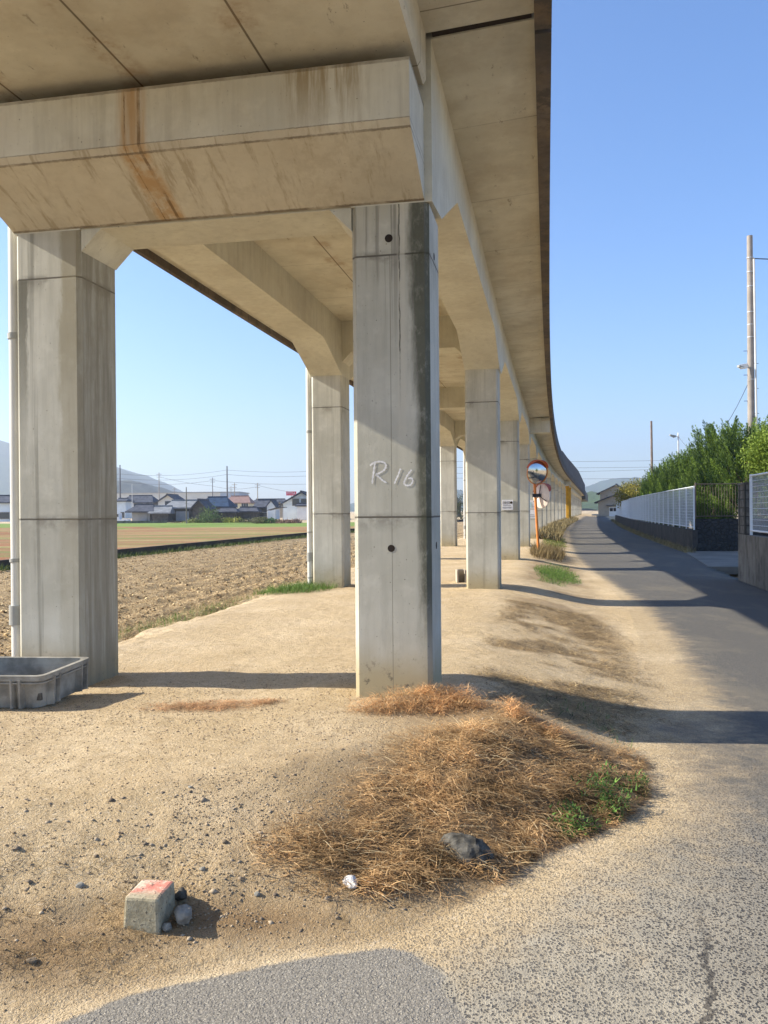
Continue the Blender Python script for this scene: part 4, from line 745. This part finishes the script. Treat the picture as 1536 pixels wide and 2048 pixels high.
# shrubs along the village
sh_ = [(418, 1018, 1.9, 2.6, (.05, .09, .03), (.16, .22, .08), 'small leafy green tree before the dark gable barn'), (388, 1035, 1.6, .9, (.12, .14, .04), (.33, .36, .12), 'pale green low bush at the foot of the thin field pole'),
       (436, 1033, 1.3, .9, (.10, .09, .05), (.25, .2, .12), 'brownish low bush right of the small leafy tree'), (458, 1032, 1.2, 1.0, (.18, .2, .03), (.5, .5, .1), 'bright yellow green bush, left one of two'), (474, 1031, 1.1, 1.1, (.18, .2, .03), (.52, .5, .12), 'bright yellow green bush, right one of two'),
       (500, 1032, 2.2, 1.1, (.05, .06, .03), (.17, .16, .08), 'dark olive spreading bush in the middle of the field edge'), (522, 1033, 1.6, 1.0, (.10, .11, .04), (.28, .28, .12), 'grey green bush right of the dark olive bush'), (540, 1034, 1.3, .9, (.03, .08, .02), (.10, .2, .06), 'deep green low bush below the white gable'), (563, 1034, 1.6, .75, (.15, .10, .07), (.33, .22, .15), 'reddish brown dry bush, left of the two by the garage'), (584, 1034, 1.5, .75, (.17, .10, .08), (.36, .22, .16), 'reddish brown dry bush next to the white garage'), (352, 1040, 1.2, .45, (.18, .16, .07), (.36, .33, .15), 'low dry bush under the long barn wall'), (915, 985, 1.7, 4.3, (.03, .04, .02), (.08, .1, .04), 'tall dark narrow tree seen between the second pillars')]
for px, py, rx, rz_, c0_, c1_, lab in sh_:
    q = at(px, 1045, 110); bush('shrub' if rz_ < 2 else 'small_tree', lab, 'shrub' if rz_ < 2 else 'tree', (q.x, q.y if px < 900 else 128, -.35) if px < 900 else (at(px, 1040, 128).x, 128, -.3), rx, rx, rz_ * .9, 1800, c0_, c1_, .16, group='bushes along the far edge of the field' if rz_ < 2 else None)
# power poles and lines
def upole(px, y0, Y, label, arms=True, r0=.17, mat=PCON):
    q = at(px, y0, Y); r = empty('utility_pole', (q.x, Y, -.3)); tag(r, label, 'utility pole'); m = MB(); m.tube([(q.x, Y, -.3), (q.x, Y, q.z)], r0, 8, r0 * .6); m.build('post', mat, r)
    if arms:
        for dz, w_ in ((.5, 1.6), (1.3, 1.3)): m = MB(); m.box((q.x, Y, q.z - dz), (w_, .12, .1)); m.build('cross_arm', mat, r)
        for u in (-.6, 0, .6): m = MB(); m.tube([(q.x + u, Y, q.z - .45), (q.x + u, Y, q.z - .2)], .05, 6); m.build('insulator', GLS, r)
    return q
DP = simple('dark_pole', (.10, .10, .11), .8); DPB = simple('thin_field_pole', (.16, .14, .12), .8)
A1 = upole(240, 930, 250, 'tall dark power pole close to the right side of the near left pillar', False, .28, DP); A2 = upole(454, 932, 250, 'tallest dark power pole in the middle of the village', False, .28, DP)
upole(318, 945, 235, 'power pole with cross arms above the white gabled house'); upole(372.5, 974, 106, 'thin dark wooden pole standing at the edge of the grass field', False, .09, DPB); upole(425, 955, 240, 'plain power pole left of the tallest village pole', True, .14, DP)
upole(469, 966, 245, 'power pole with arms above the cream house', True); upole(515, 966, 235, 'power pole with arms above the plain dark roof', True); upole(264, 968, 190, 'thin pale pole in front of the white house', False, .09, STEEL); upole(349, 975, 260, 'small distant power pole left of the thin field pole', True, .1)
upole(462, 972, 270, 'small distant power pole behind the tallest village pole', True, .1)
G = 'overhead wires above the village'
for k, (dy, lab) in enumerate(((10, 'uppermost'), (18, 'second'))):
    a, b_ = at(240, 948 + k * 9, 250), at(454, 940 + k * 9, 250); c1 = at(680, 938 + k * 9, 250); z0 = at(20, 955 + k * 9, 250)
    wire(a, b_, 1.0, 'overhead_wire', lab + ' long wire from the pole by the near pillar to the tallest village pole', .035, G); wire(b_, c1, .8, 'overhead_wire', lab + ' long wire leaving the tallest village pole to the right', .035, G); wire(z0, a, .8, 'overhead_wire', lab + ' long wire arriving from the left edge behind the near pillar', .035, G)
wire(at(240, 963, 248), at(425, 961, 240), 1.0, 'overhead_wire', 'third lower wire between pole by the near pillar and plain pole', .035, G); wire(at(425, 961, 240), at(680, 965, 240), .8, 'overhead_wire', 'lower wire from the plain pole to the right behind the second pillar', .035, G)
wire(at(320, 954, 235), at(425, 972, 240), .3, 'overhead_wire', 'slanting wire from the cross arm pole down to the plain pole', .03, G); wire(at(425, 972, 240), at(515, 973, 235), .8, 'overhead_wire', 'short low wire between the plain pole and the pole over the dark roof', .03, G); wire(at(516, 971, 235), at(575, 983, 240), .1, 'overhead_wire', 'wire sloping down to the red sign', .03, G)
G2 = 'overhead wires far behind the viaduct end'
for y0, y1, lab in ((920, 921, 'highest'), (932, 934, 'second highest'), (945, 937, 'third highest'), (953, 957, 'lowest faint')): wire(at(840, y0 + 2, 300), at(1420, y1 - 2, 300), .5, 'overhead_wire', lab + ' wire crossing behind the far end of the viaduct', .045, G2)
# ------------------------------------------------------------------ hills
def hill(name, pts, Y, depth, col, rough=18):
    n = len(pts); xs = [at(p_[0], p_[1], Y) for p_ in pts]; X = np.array([q.x for q in xs]); Z = np.array([q.z for q in xs]); xx = np.linspace(X[0], X[-1], 160); zz = np.interp(xx, X, Z) + 0
    rows = 40; V = []; 
    for j in range(rows):
        u = j / (rows - 1); prof = math.sin(math.pi * min(u * 1.0, 1)) ** .8 if u < .5 else math.sin(math.pi * u) ** .8
        y = Y + (u - .5) * depth; nz = (vn(xx, np.full_like(xx, y), .012, 3) - .5) * rough * .8 + (vn(xx, np.full_like(xx, y), .05, 4) - .5) * rough * .25
        V.append(np.stack([xx, np.full_like(xx, y), np.maximum(-6, zz * prof + nz * prof * (1 if abs(u - .5) > .03 else .3))], 1))
    V = np.concatenate(V); i = np.arange((rows - 1) * 159); a_ = (i // 159) * 160 + i % 159; F = np.stack([a_, a_ + 1, a_ + 161, a_ + 160], 1)
    t = NT(name + '_cover', .95); p = t.pos(); c = t.mix(t.step(t.noise(p, .03, 8, .7), .35, .65), tuple(x * .55 for x in col), col); m_ = t.out(c, t.bump(t.noise(p, .08, 6, .7), .9, 8)); o = fastmesh(name, V, F, m_, smooth=True); tag(o, kind='structure'); return o
hill('hill', [(-700, 940), (-400, 900), (-200, 860), (-60, 868), (0, 884), (30, 892), (120, 915), (200, 932), (270, 948), (300, 962), (330, 985), (380, 1012)], 2400, 1500, (.07, .095, .04), 30)
hill('hill', [(60, 1010), (150, 975), (200, 962), (262, 960), (290, 967), (315, 980), (330, 988), (360, 1012)], 1150, 600, (.09, .085, .045), 12)
hill('hill', [(1080, 1016), (1150, 1000), (1185, 978), (1215, 962), (1240, 955), (1262, 956), (1290, 962), (1340, 965), (1450, 985), (1600, 1010)], 2700, 1400, (.06, .09, .04), 20)
hill('hill', [(1120, 1018), (1170, 998), (1195, 985), (1215, 990), (1260, 1000), (1330, 1014)], 900, 400, (.07, .11, .035), 9)
hill('hill', [(640, 1016), (760, 1000), (870, 982), (900, 978), (940, 986), (990, 1000), (1060, 1016)], 2500, 1200, (.06, .09, .04), 15)
# ------------------------------------------------------------------ grey crate
PLA = simple('grey_plastic', (.30, .285, .245), .8, .35, 7, spec=.2, bump=.15)
def crate():
    g = gz(-2.6, 6.0); c = Vector((-2.47, 5.93, g)); ux = Vector((-1, -.045, 0)).normalized(); uy = Vector((.17, .50, 0)).normalized(); Lx, Ly, H = .95, .50, .235; tp_ = .055
    r = empty('plastic_crate', c); tag(r, 'grey ribbed plastic crate lying at the foot of the near left pillar', 'crate')
    m = MB()
    # rounded corner outline in (a,b): a along ux, b along uy
    def outline(o, n=5, rr=.05):
        L = []
        for ca, cb, q0 in ((rr - o, rr - o, 180), (Lx - rr + o, rr - o, 270), (Lx - rr + o, Ly - rr + o, 0), (rr - o, Ly - rr + o, 90)):
            for k in range(n + 1): q = R(q0 + 90 * k / n); L.append((ca + rr * math.cos(q), cb + rr * math.sin(q)))
        return L
    lv = [(-tp_ * .6, 0), (-.02, H * .78), (-.012, H * .78), (.0, H), (.012, H), (.012, H - .03), (.02, H - .03), (.02, H + .006), (-.012, H + .006), (-.03, .03)]
    tl = lambda a, b, z: c + ux * a + uy * b + Vector((0, 0, z + .02 * (a / Lx) + .045 * (b / Ly)))
    rings = [[tl(a, b, z) for a, b in outline(o)] for o, z in lv]; n = len(rings[0]); vs = [v for g_ in rings for v in g_]
    fs = [(k * n + i, k * n + (i + 1) % n, (k + 1) * n + (i + 1) % n, (k + 1) * n + i) for k in range(len(lv) - 1) for i in range(n)] + [tuple(range(n)), tuple((len(lv) - 1) * n + i for i in range(n))]
    m.add(vs, fs); m.build('body', PLA, r)
    def rib(a0, b0, dx, dy):
        m = MB()
        # upright fin standing off the outer wall
        p_ = [tl(a0 + dx * o, b0 + dy * o, z) for o, z in ((-.045, 0.0), (.022, .01), (.03, H - .02), (-.02, H - .02))]; w = (ux if dx == 0 else uy) * .006
        m.add([q + w for q in p_] + [q - w for q in p_], [(0, 1, 2, 3), (7, 6, 5, 4)] + [(i, 4 + i, 4 + (i + 1) % 4, (i + 1) % 4) for i in range(4)]); m.build('rib', PLA, r)
    for a in (.14, .20, .42, .48, .70, .76): rib(a, 0, 0, -1)
    for b in (.10, .16, .40, .46): rib(0, b, -1, 0)
    m = MB(); pts = [tl(a, b, H * .80) for a, b in outline(.016)]; pts.append(pts[0]); m.tube(pts, .007, 5, cap=False); m.build('band', PLA, r)
    m = MB(); m.box(tl(Lx / 2, Ly / 2, .05), (Lx * .8, Ly * .75, .05)); m.build('rubbish', simple('dirt_in_crate', (.10, .09, .075), .95, .4, 14), r)
crate()
# ------------------------------------------------------------------ marker block, stones
def rock(name, label, loc, r, seed, mat, squash=(1, 1, .7), cat='stone', group=None, sub=3, amp=.35):
    import bmesh; bm = bmesh.new(); bmesh.ops.create_icosphere(bm, subdivisions=sub, radius=1); rs = np.random.default_rng(seed); K = rs.normal(size=(9, 3)); K /= np.linalg.norm(K, axis=1)[:, None]; D = rs.uniform(.62, .95, 9)
    for v in bm.verts:
        n = np.array(v.co); q = 1.0
        for k, d in zip(K, D):
            dp = n @ k
            if dp > 1e-3: q = min(q, d / dp)
        q *= 1 + .05 * math.sin(n[0] * 13 + seed) * math.sin(n[1] * 11) ; v.co = Vector(n * q * r * np.array(squash))
    me = bpy.data.meshes.new(name); bm.to_mesh(me); bm.free(); me.materials.append(mat); o = link_mesh(name, me, None, loc); o.rotation_euler.z = seed; tag(o, label, cat, group); return o
def gl_(px, py, zg=0):
    d = at(px, py, 1.) - Vector((0, 0, CH)); k = np.linspace(2, 12, 2500); q = ground_z(d.x * k, d.y * k) - (CH + d.z * k); i = int(np.argmax(q > 0)); return d.x * k[i], d.y * k[i]
t = NT('marker_concrete', .9); p = t.pos(); nz = t.xyz(t.n('ShaderNodeNewGeometry').outputs['Normal'])[2]; n2 = t.noise(p, 30, 6, .7)
bx, by = gl_(288, 1862); by += .075; bz = gz(bx, by - .05)
c = t.mix(t.step(n2, .35, .65), (.30, .26, .17), (.44, .39, .27)); paint = t.mix(t.step(t.noise(p, 14, 5, .7), .42, .6), (.62, .22, .17), (.66, .55, .42)); c = t.mix(t.M('MULTIPLY', t.step(nz, .8, .95), t.step(t.M('ADD', t.xyz(p)[1], t.M('MULTIPLY', n2, .05)), by - .03, by + .03, .15, .95)), c, paint)
c = t.mix(t.step(t.noise(p, 60, 3), .6, .68, 0, .8), c, (.07, .06, .05)); MARK = t.out(c, t.bump(n2, .6, .01))
m = MB(); m.box((bx, by + .01, bz + .03), (.158, .19, .19), -.14, .90); o = m.build('marker_block', MARK, loc=(bx, by, bz), bevel=.012); tag(o, 'square concrete marker block with faded red painted top in the foreground', 'marker block')
RK = simple('grey_stone', (.24, .23, .20), .85, .3, 30, bump=.6); RKD = simple('dark_rock', (.085, .08, .07), .95, .6, 18, bump=1., spec=.05); RKB = simple('brown_clod', (.20, .155, .105), .95, .4, 30, bump=.9); RKW = simple('white_stone', (.62, .60, .57), .85, .12, 40, bump=.5)
x, y = gl_(366, 1845, -.12); rock('stone', 'rounded grey stone lying against the right side of the marker block', (x, y, gz(x, y) + .03), .043, 3, RK, (1, .9, .9))
x, y = gl_(352, 1800, -.12); rock('stone', 'small dark stone tucked behind the marker block', (x + .02, y, gz(x, y) + .02), .036, 5, RKD, (1, .8, .8))
x, y = gl_(335, 1862, -.14); rock('stone', 'small pale stone at the right front corner of the marker block', (x, y, gz(x, y) + .015), .022, 8, RK, (1, 1, .9))
x, y = gl_(933, 1735, -.25); rock('rock', 'large dark blue grey rock half buried in the dry grass edge', (x, y + .08, gz(x, y + .08) + .02), .135, 12, RKD, (1.05, .75, .68), 'rock', sub=4)
x, y = gl_(702, 1772, -.18); rock('stone', 'flat white stone at the front edge of the dry grass', (x, y, gz(x, y) + .015), .043, 21, RKW, (1.1, .8, .55))
for k, (px, py, r_, lab) in enumerate(((160, 1772, .022, 'small round stone in the sand left of the marker block'), (62, 1925, .022, 'brown clod nearest the lower left corner'), (515, 1790, .016, 'blue grey pebble between marker block and white stone'), (450, 1685, .018, 'flat dark chip left of the dry grass'), (380, 1575, .013, 'small dark chip lying on open sand'), (675, 1838, .013, 'round pebble under the dry grass by the asphalt'), (405, 1740, .016, 'pale pebble above the marker block'))):
    x, y = gl_(px, py); rock('stone', lab, (x, y, gz(x, y) + r_ * .12), r_, 30 + k, RKB if k % 2 else RK, (1, .9, .6), group='loose stones on the sand', sub=2)
# gravel and clods
def chips(name, label, pts, size, colr, mat, flat=.6, lift=.08, kind='stuff', cat='gravel'):
    n = len(pts); base = np.array([(1, 0, 0), (-1, 0, 0), (0, 1, 0), (0, -1, 0), (0, 0, 1), (0, 0, -1)], float); tri = np.array([(0, 2, 4), (2, 1, 4), (1, 3, 4), (3, 0, 4), (2, 0, 5), (1, 2, 5), (3, 1, 5), (0, 3, 5)])
    V = base[None] * RNG.uniform(.6, 1.3, (n, 6, 1)) * size[:, None, None]; V[..., 2] *= flat; a = RNG.uniform(0, 6.28, n); c, s_ = np.cos(a)[:, None], np.sin(a)[:, None]
    V = np.stack([V[..., 0] * c - V[..., 1] * s_, V[..., 0] * s_ + V[..., 1] * c, V[..., 2] + V[..., 0] * .3], 2) + pts[:, None]; V[..., 2] += (size * lift)[:, None]
    F = (tri[None] + 6 * np.arange(n)[:, None, None]).reshape(-1, 3); o = fastmesh(name, V.reshape(-1, 3), F, mat, col=np.repeat(colr, 6, 0)); tag(o, label, cat, None, kind); return o
def rpts(n, x0, x1, y0, y1, dens): 
    x = RNG.uniform(x0, x1, n); y = RNG.uniform(y0, y1, n); k = RNG.random(n) < dens(x, y); x, y = x[k], y[k]; return np.stack([x, y, ground_z(x, y)], 1)
SOILC = leafmat('soil_crumbs', .95, 0.)
q = rpts(3000, -3.2, 1.2, 2.4, 6.5, lambda x, y: sst(edge_dist(x, y), .02, .25) * (.1 + .9 * (vn(x, y, 1.9, 23) > .55)) * (.15 + .85 * sst(y, 4.6, 3.2)))
chips('pebbles', 'brown and grey pebbles half sunk in the rough dirt of the foreground', q, RNG.uniform(.006, .016, len(q)) * (1 + .7 * (RNG.random(len(q)) > .93)), lerpc((.13, .10, .075), (.44, .36, .26), RNG.random(len(q))), SOILC, .6, -.05)
q = rpts(75000, -3.5, 1.6, 2.4, 7.5, lambda x, y: sst(edge_dist(x, y), -.05, .25) * (.25 + .75 * (vn(x, y, 1.7, 21) > .5)) * (.3 + .7 * sst(y, 6.5, 3)))
chips('gravel', 'fine gravel and crumbs scattered over the sandy ground', q, RNG.uniform(.0022, .0075, len(q)) * (1 + .6 * (RNG.random(len(q)) > .95)), lerpc((.26, .19, .12), (.52, .41, .28), RNG.random(len(q))) * RNG.uniform(.6, 1.05, (len(q), 1)), SOILC)
NC = 120000; s_ = -3 + 38 * RNG.random(NC) ** 1.4; t_ = RNG.uniform(-13.3, -4.0, NC); xy = np.array([P(a, b, 0)[:2] for a, b in zip(s_, t_)]); pl_ = fields(xy[:, 0], xy[:, 1]); k = pl_[4] > .5
q = np.stack([xy[k, 0], xy[k, 1], pl_[3][k]], 1); chips('soil_clods', 'straw flecked clods of earth over the ploughed field', q, RNG.uniform(.005, .017, len(q)) * (1 + 1.4 * (RNG.random(len(q)) > .93)), lerpc((.17, .105, .05), (.78, .60, .33), RNG.random(len(q)) ** 1.3), SOILC, .55, .2, cat='soil')
# ------------------------------------------------------------------ dry grass and weeds
def blades(n, pts, L, Wd, elev, colr, curl=.5, comb=0):
    az = RNG.uniform(0, 2 * math.pi, n)
    if comb: k_ = RNG.random(n) < comb; az = np.where(k_, -.75 + RNG.normal(size=n) * .55 + 1.2 * (vn(pts[:, 0], pts[:, 1], 2.5, 91) - .5) + np.pi * (RNG.random(n) < .4), az)
    d = np.stack([np.cos(az), np.sin(az)], 1); sd = np.stack([-d[:, 1], d[:, 0], np.zeros(n)], 1); bend = RNG.normal(size=n) * .22
    V = np.zeros((n, 8, 3)); pos = pts.copy(); e = elev.copy()
    for k in range(4):
        w = Wd * (1 - .28 * k) * .5; V[:, 2 * k] = pos + sd * w[:, None]; V[:, 2 * k + 1] = pos - sd * w[:, None]
        a2 = az + bend * k * .5; step = np.stack([np.cos(a2) * np.cos(e), np.sin(a2) * np.cos(e), np.sin(e)], 1) * (L / 3)[:, None]; pos = pos + step; e = e - curl * RNG.uniform(.3, 1.2, n)
    g = ground_z(V[:, :, 0].ravel(), V[:, :, 1].ravel()).reshape(n, 8); V[:, :, 2] = np.maximum(V[:, :, 2], g + .001 + RNG.uniform(0, .012, (n, 1)))
    F = (np.array([(0, 1, 3, 2), (2, 3, 5, 4), (4, 5, 7, 6)])[None] + 8 * np.arange(n)[:, None, None]).reshape(-1, 4); return V.reshape(-1, 3), F, np.repeat(colr, 8, 0)
def grassobj(name, label, n, x0, x1, y0, y1, dens, L, Wd, el, c0, c1, mat=STRAW, curl=.25, cat='dry grass', lift=.0, loc=(0, 0, 0), comb=0):
    q = rpts(n, x0, x1, y0, y1, dens); m_ = len(q); q[:, 2] += RNG.uniform(0, 1, m_) ** 1.5 * lift * (.3 + 1.4 * vn(q[:, 0], q[:, 1], 8, 71))
    V, F, C_ = blades(m_, q, RNG.uniform(*L, m_), RNG.uniform(*Wd, m_), RNG.uniform(*el, m_), lerpc(c0, c1, RNG.random(m_)) * RNG.uniform(.55, 1.15, (m_, 1)) * (.12 + 1.75 * (.5 * vn(q[:, 0], q[:, 1], 7, 41) + .5 * vn(q[:, 0], q[:, 1], 18, 42)))[:, None], curl, comb); o = fastmesh(name, V, F, mat, col=C_); tag(o, label, cat, None, 'stuff'); return o
def blob(L): return lambda x, y: np.clip(sum(np.exp(-(((x - a) * math.cos(th) + (y - b) * math.sin(th)) / c) ** 2 - ((-(x - a) * math.sin(th) + (y - b) * math.cos(th)) / e) ** 2) for a, b, c, e, th in L) * 1.5 - .35, 0, 1) * (edge_dist(x, y) > -.04) * np.clip(.12 + 1.6 * (.55 * vn(x, y, 5, 31) + .45 * vn(x, y, 15, 32) - .28), .05, 1) * (np.hypot(x - .37, (y - 3.68) * 1.3) > .13)
MAIN = [(1.68, 5.2, .1, .5, .12), (1.52, 5.25, .2, .42, .15), (1.1, 5.3, .4, .3, .1), (.75, 4.95, .75, .45, .1), (.45, 4.35, .6, .35, .2), (1.25, 4.85, .35, .45, .6), (.05, 3.85, .5, .25, .1), (-.25, 3.75, .28, .2, 0), (.5, 4.0, .3, .2, 0)]
grassobj('dry_grass', 'large sprawling mat of cut brown grass in front of the painted pillar', 230000, -1., 1.95, 3.3, 6.3, blob(MAIN), (.02, .11), (.0022, .0052), (-.2, .5), (.21, .11, .04), (.80, .53, .26), lift=.055, comb=.65)
grassobj('dry_grass', 'long pale straws lying on top of the brown grass mat', 5000, -.9, 1.9, 3.4, 6.2, blob(MAIN), (.04, .20), (.003, .0058), (.0, .3), (.60, .46, .25), (.88, .73, .46), lift=.05, curl=.12, comb=.7)
grassobj('dry_grass', 'reddish mound of dry grass heaped at the foot of the painted pillar', 90000, -.5, 1.5, 5.0, 6.3, blob([(.28, 5.86, .42, .22, -.1), (.72, 5.68, .38, .15, -.3), (.05, 5.75, .25, .12, .1), (1.1, 5.45, .3, .12, -.4)]), (.03, .10), (.0022, .0045), (-.1, .7), (.38, .18, .065), (.88, .56, .27), lift=.07, comb=.5)
grassobj('dry_grass', 'small flat patch of orange brown grass between the two near pillars', 34000, -2.3, -.6, 5.4, 6.4, blob([(-1.35, 5.95, .42, .15, 0.05), (-1.0, 6.08, .25, .09, .1)]), (.02, .075), (.0022, .0042), (0, .5), (.38, .18, .08), (.66, .42, .22), lift=.012)
grassobj('dry_grass', 'thin scatter of straw over the verge behind the painted pillar', 60000, .4, 3.2, 6.0, 13, lambda x, y: (lambda s, t: sst(t, .05, .4) * sst(t, 2.0, 1.4) * sst(vn(x, y, 1.3, 51) * .6 + vn(x, y, 4, 52) * .4, .3, .6) * .9)(*st_of(x, y)), (.03, .14), (.003, .007), (-.1, .35), (.20, .125, .05), (.66, .50, .27), lift=.015, comb=.4)
grassobj('dry_grass', 'loose straw bits over the sandy ground', 6000, -3.4, 1.7, 2.6, 9, lambda x, y: (edge_dist(x, y) > .03) * .5, (.01, .05), (.0012, .003), (-.1, .2), (.35, .24, .12), (.70, .56, .34), lift=.004)
grassobj('dry_debris', 'dead brown stems and leaf litter strewn over the rough dirt in the foreground', 26000, -3., .6, 2.5, 4.2, lambda x, y: sst(edge_dist(x, y), .0, .1) * sst(y, 3.9, 3.3) * sst(vn(x, y, 3.3, 81) * .6 + vn(x, y, 9, 82) * .4, .40, .58), (.01, .06), (.0012, .0036), (-.1, .5), (.14, .085, .04), (.50, .36, .18), lift=.012)
grassobj('green_weeds', 'green clover and grass patch at the right rim of the brown grass mat', 26000, .7, 1.9, 4.0, 5.4, lambda x, y: np.clip(blob([(1.30, 4.72, .28, .15, .75), (1.05, 4.42, .24, .11, .7), (1.45, 4.92, .2, .12, .7)])(x, y) * 1.15, 0, .75) * (.25 + .75 * (vn(x, y, 11, 95) > .42)), (.015, .05), (.006, .013), (.2, 1.2), (.05, .12, .025), (.17, .32, .065), LEAF, cat='weeds', lift=.085)
grassobj('green_weeds', 'green grass tuft where the painted pillar shadow meets the road', 5000, 1.1, 2.2, 5.2, 7.2, lambda x, y: blob([(1.68, 5.95, .12, .35, .1), (1.5, 6.5, .3, .35, 0)])(x, y) * .8, (.03, .09), (.003, .006), (.3, 1.3), (.05, .12, .02), (.20, .30, .08), LEAF, cat='weeds')
def stgrass(name, label, n, s0, s1, t0, t1, L, Wd, el, c0, c1, mat=LEAF, dens=1., cat='grass', lift=0, edge=True):
    s = RNG.uniform(s0, s1, n); t = RNG.uniform(t0, t1, n)
    if edge: u = np.abs((s - s0) / (s1 - s0) - .5) * 2; v = np.abs((t - t0) / (t1 - t0) - .5) * 2; k = RNG.random(n) * .9 > (u ** 2 + v ** 2) * (.55 + .8 * vn(s, t, 2.2, 8)) - .12; s, t = s[k], t[k]
    xy = np.array([P(a, b, 0)[:2] for a, b in zip(s, t)]); z = ground_z(xy[:, 0], xy[:, 1]) + RNG.random(len(s)) * lift; m_ = len(s)
    V, F, C_ = blades(m_, np.stack([xy[:, 0], xy[:, 1], z], 1), RNG.uniform(*L, m_), RNG.uniform(*Wd, m_), RNG.uniform(*el, m_), lerpc(c0, c1, RNG.random(m_)) * RNG.uniform(.6, 1.1, (m_, 1)), .35); o = fastmesh(name, V, F, mat, col=C_); tag(o, label, cat, None, 'stuff'); return o
GR0, GR1 = (.06, .14, .02), (.22, .34, .07)
stgrass('green_grass', 'bright green grass patch by the road beside the second pillar', 16000, 11.3, 17.2, .45, 1.55, (.03, .10), (.005, .011), (.4, 1.4), GR0, GR1)
stgrass('green_grass', 'strip of green grass further along the verge beyond the mirror', 7000, 26, 42, .3, 1.4, (.05, .14), (.012, .025), (.4, 1.4), (.10, .14, .03), (.32, .33, .10))
stgrass('green_grass', 'green grass at the foot of the second left pillar and its drain pipe', 7000, 7.2, 9.2, -4.3, -2.9, (.05, .2), (.004, .008), (.7, 1.5), GR0, GR1)
stgrass('green_grass', 'green tufts along the edge of the ploughed field', 2600, 2.4, 7.6, -4.6, -3.9, (.04, .15), (.003, .007), (.6, 1.5), GR0, GR1, dens=.4)
stgrass('dry_weeds', 'dry brown weeds standing around the foot of the mirror post', 6500, 18.5, 24.5, .15, 1.3, (.1, .42), (.008, .02), (.6, 1.5), (.12, .08, .035), (.40, .30, .14), STRAW, cat='weeds', lift=.05)
stgrass('dry_weeds', 'dry weeds along the viaduct pillars far down the verge', 9000, 34, 120, -.1, 1.1, (.2, .6), (.03, .07), (.6, 1.5), (.16, .12, .05), (.42, .34, .17), STRAW, cat='weeds', edge=False)
stgrass('dry_weeds', 'dry weeds along the foot of the long dark wall', 9000, 27, 125, 5.75, 6.2, (.08, .3), (.012, .03), (.5, 1.5), (.20, .16, .07), (.44, .37, .19), STRAW, cat='weeds', edge=False)
stgrass('green_weeds', 'green weeds along the base of the channel wall', 9000, 4, 60, -13.9, -13.2, (.06, .25), (.012, .03), (.6, 1.5), (.05, .09, .02), (.18, .22, .06), LEAF, cat='weeds', edge=False)
stgrass('dry_grass', 'dry straw along the near edge of the ploughed field', 6000, .5, 9, -4.9, -4.0, (.05, .18), (.003, .007), (-.1, .5), (.28, .19, .09), (.62, .48, .27), STRAW, cat='dry grass', edge=False, lift=.03)
# ------------------------------------------------------------------ haze
hz = MB(); hz.box((0, 1500, 140), (7000, 4400, 284)); t = NT('haze_air')
pv = t.n('ShaderNodeVolumePrincipled'); pv.inputs['Color'].default_value = (.75, .86, 1, 1); pv.inputs['Density'].default_value = .00035; pv.inputs['Anisotropy'].default_value = .3
t.t.nodes.remove(t.b); t.link(pv.outputs[0], t.t.nodes['Material Output'].inputs['Volume'])
o = hz.build('haze', t.m, loc=(0, 0, 0)); tag(o, kind='stuff')
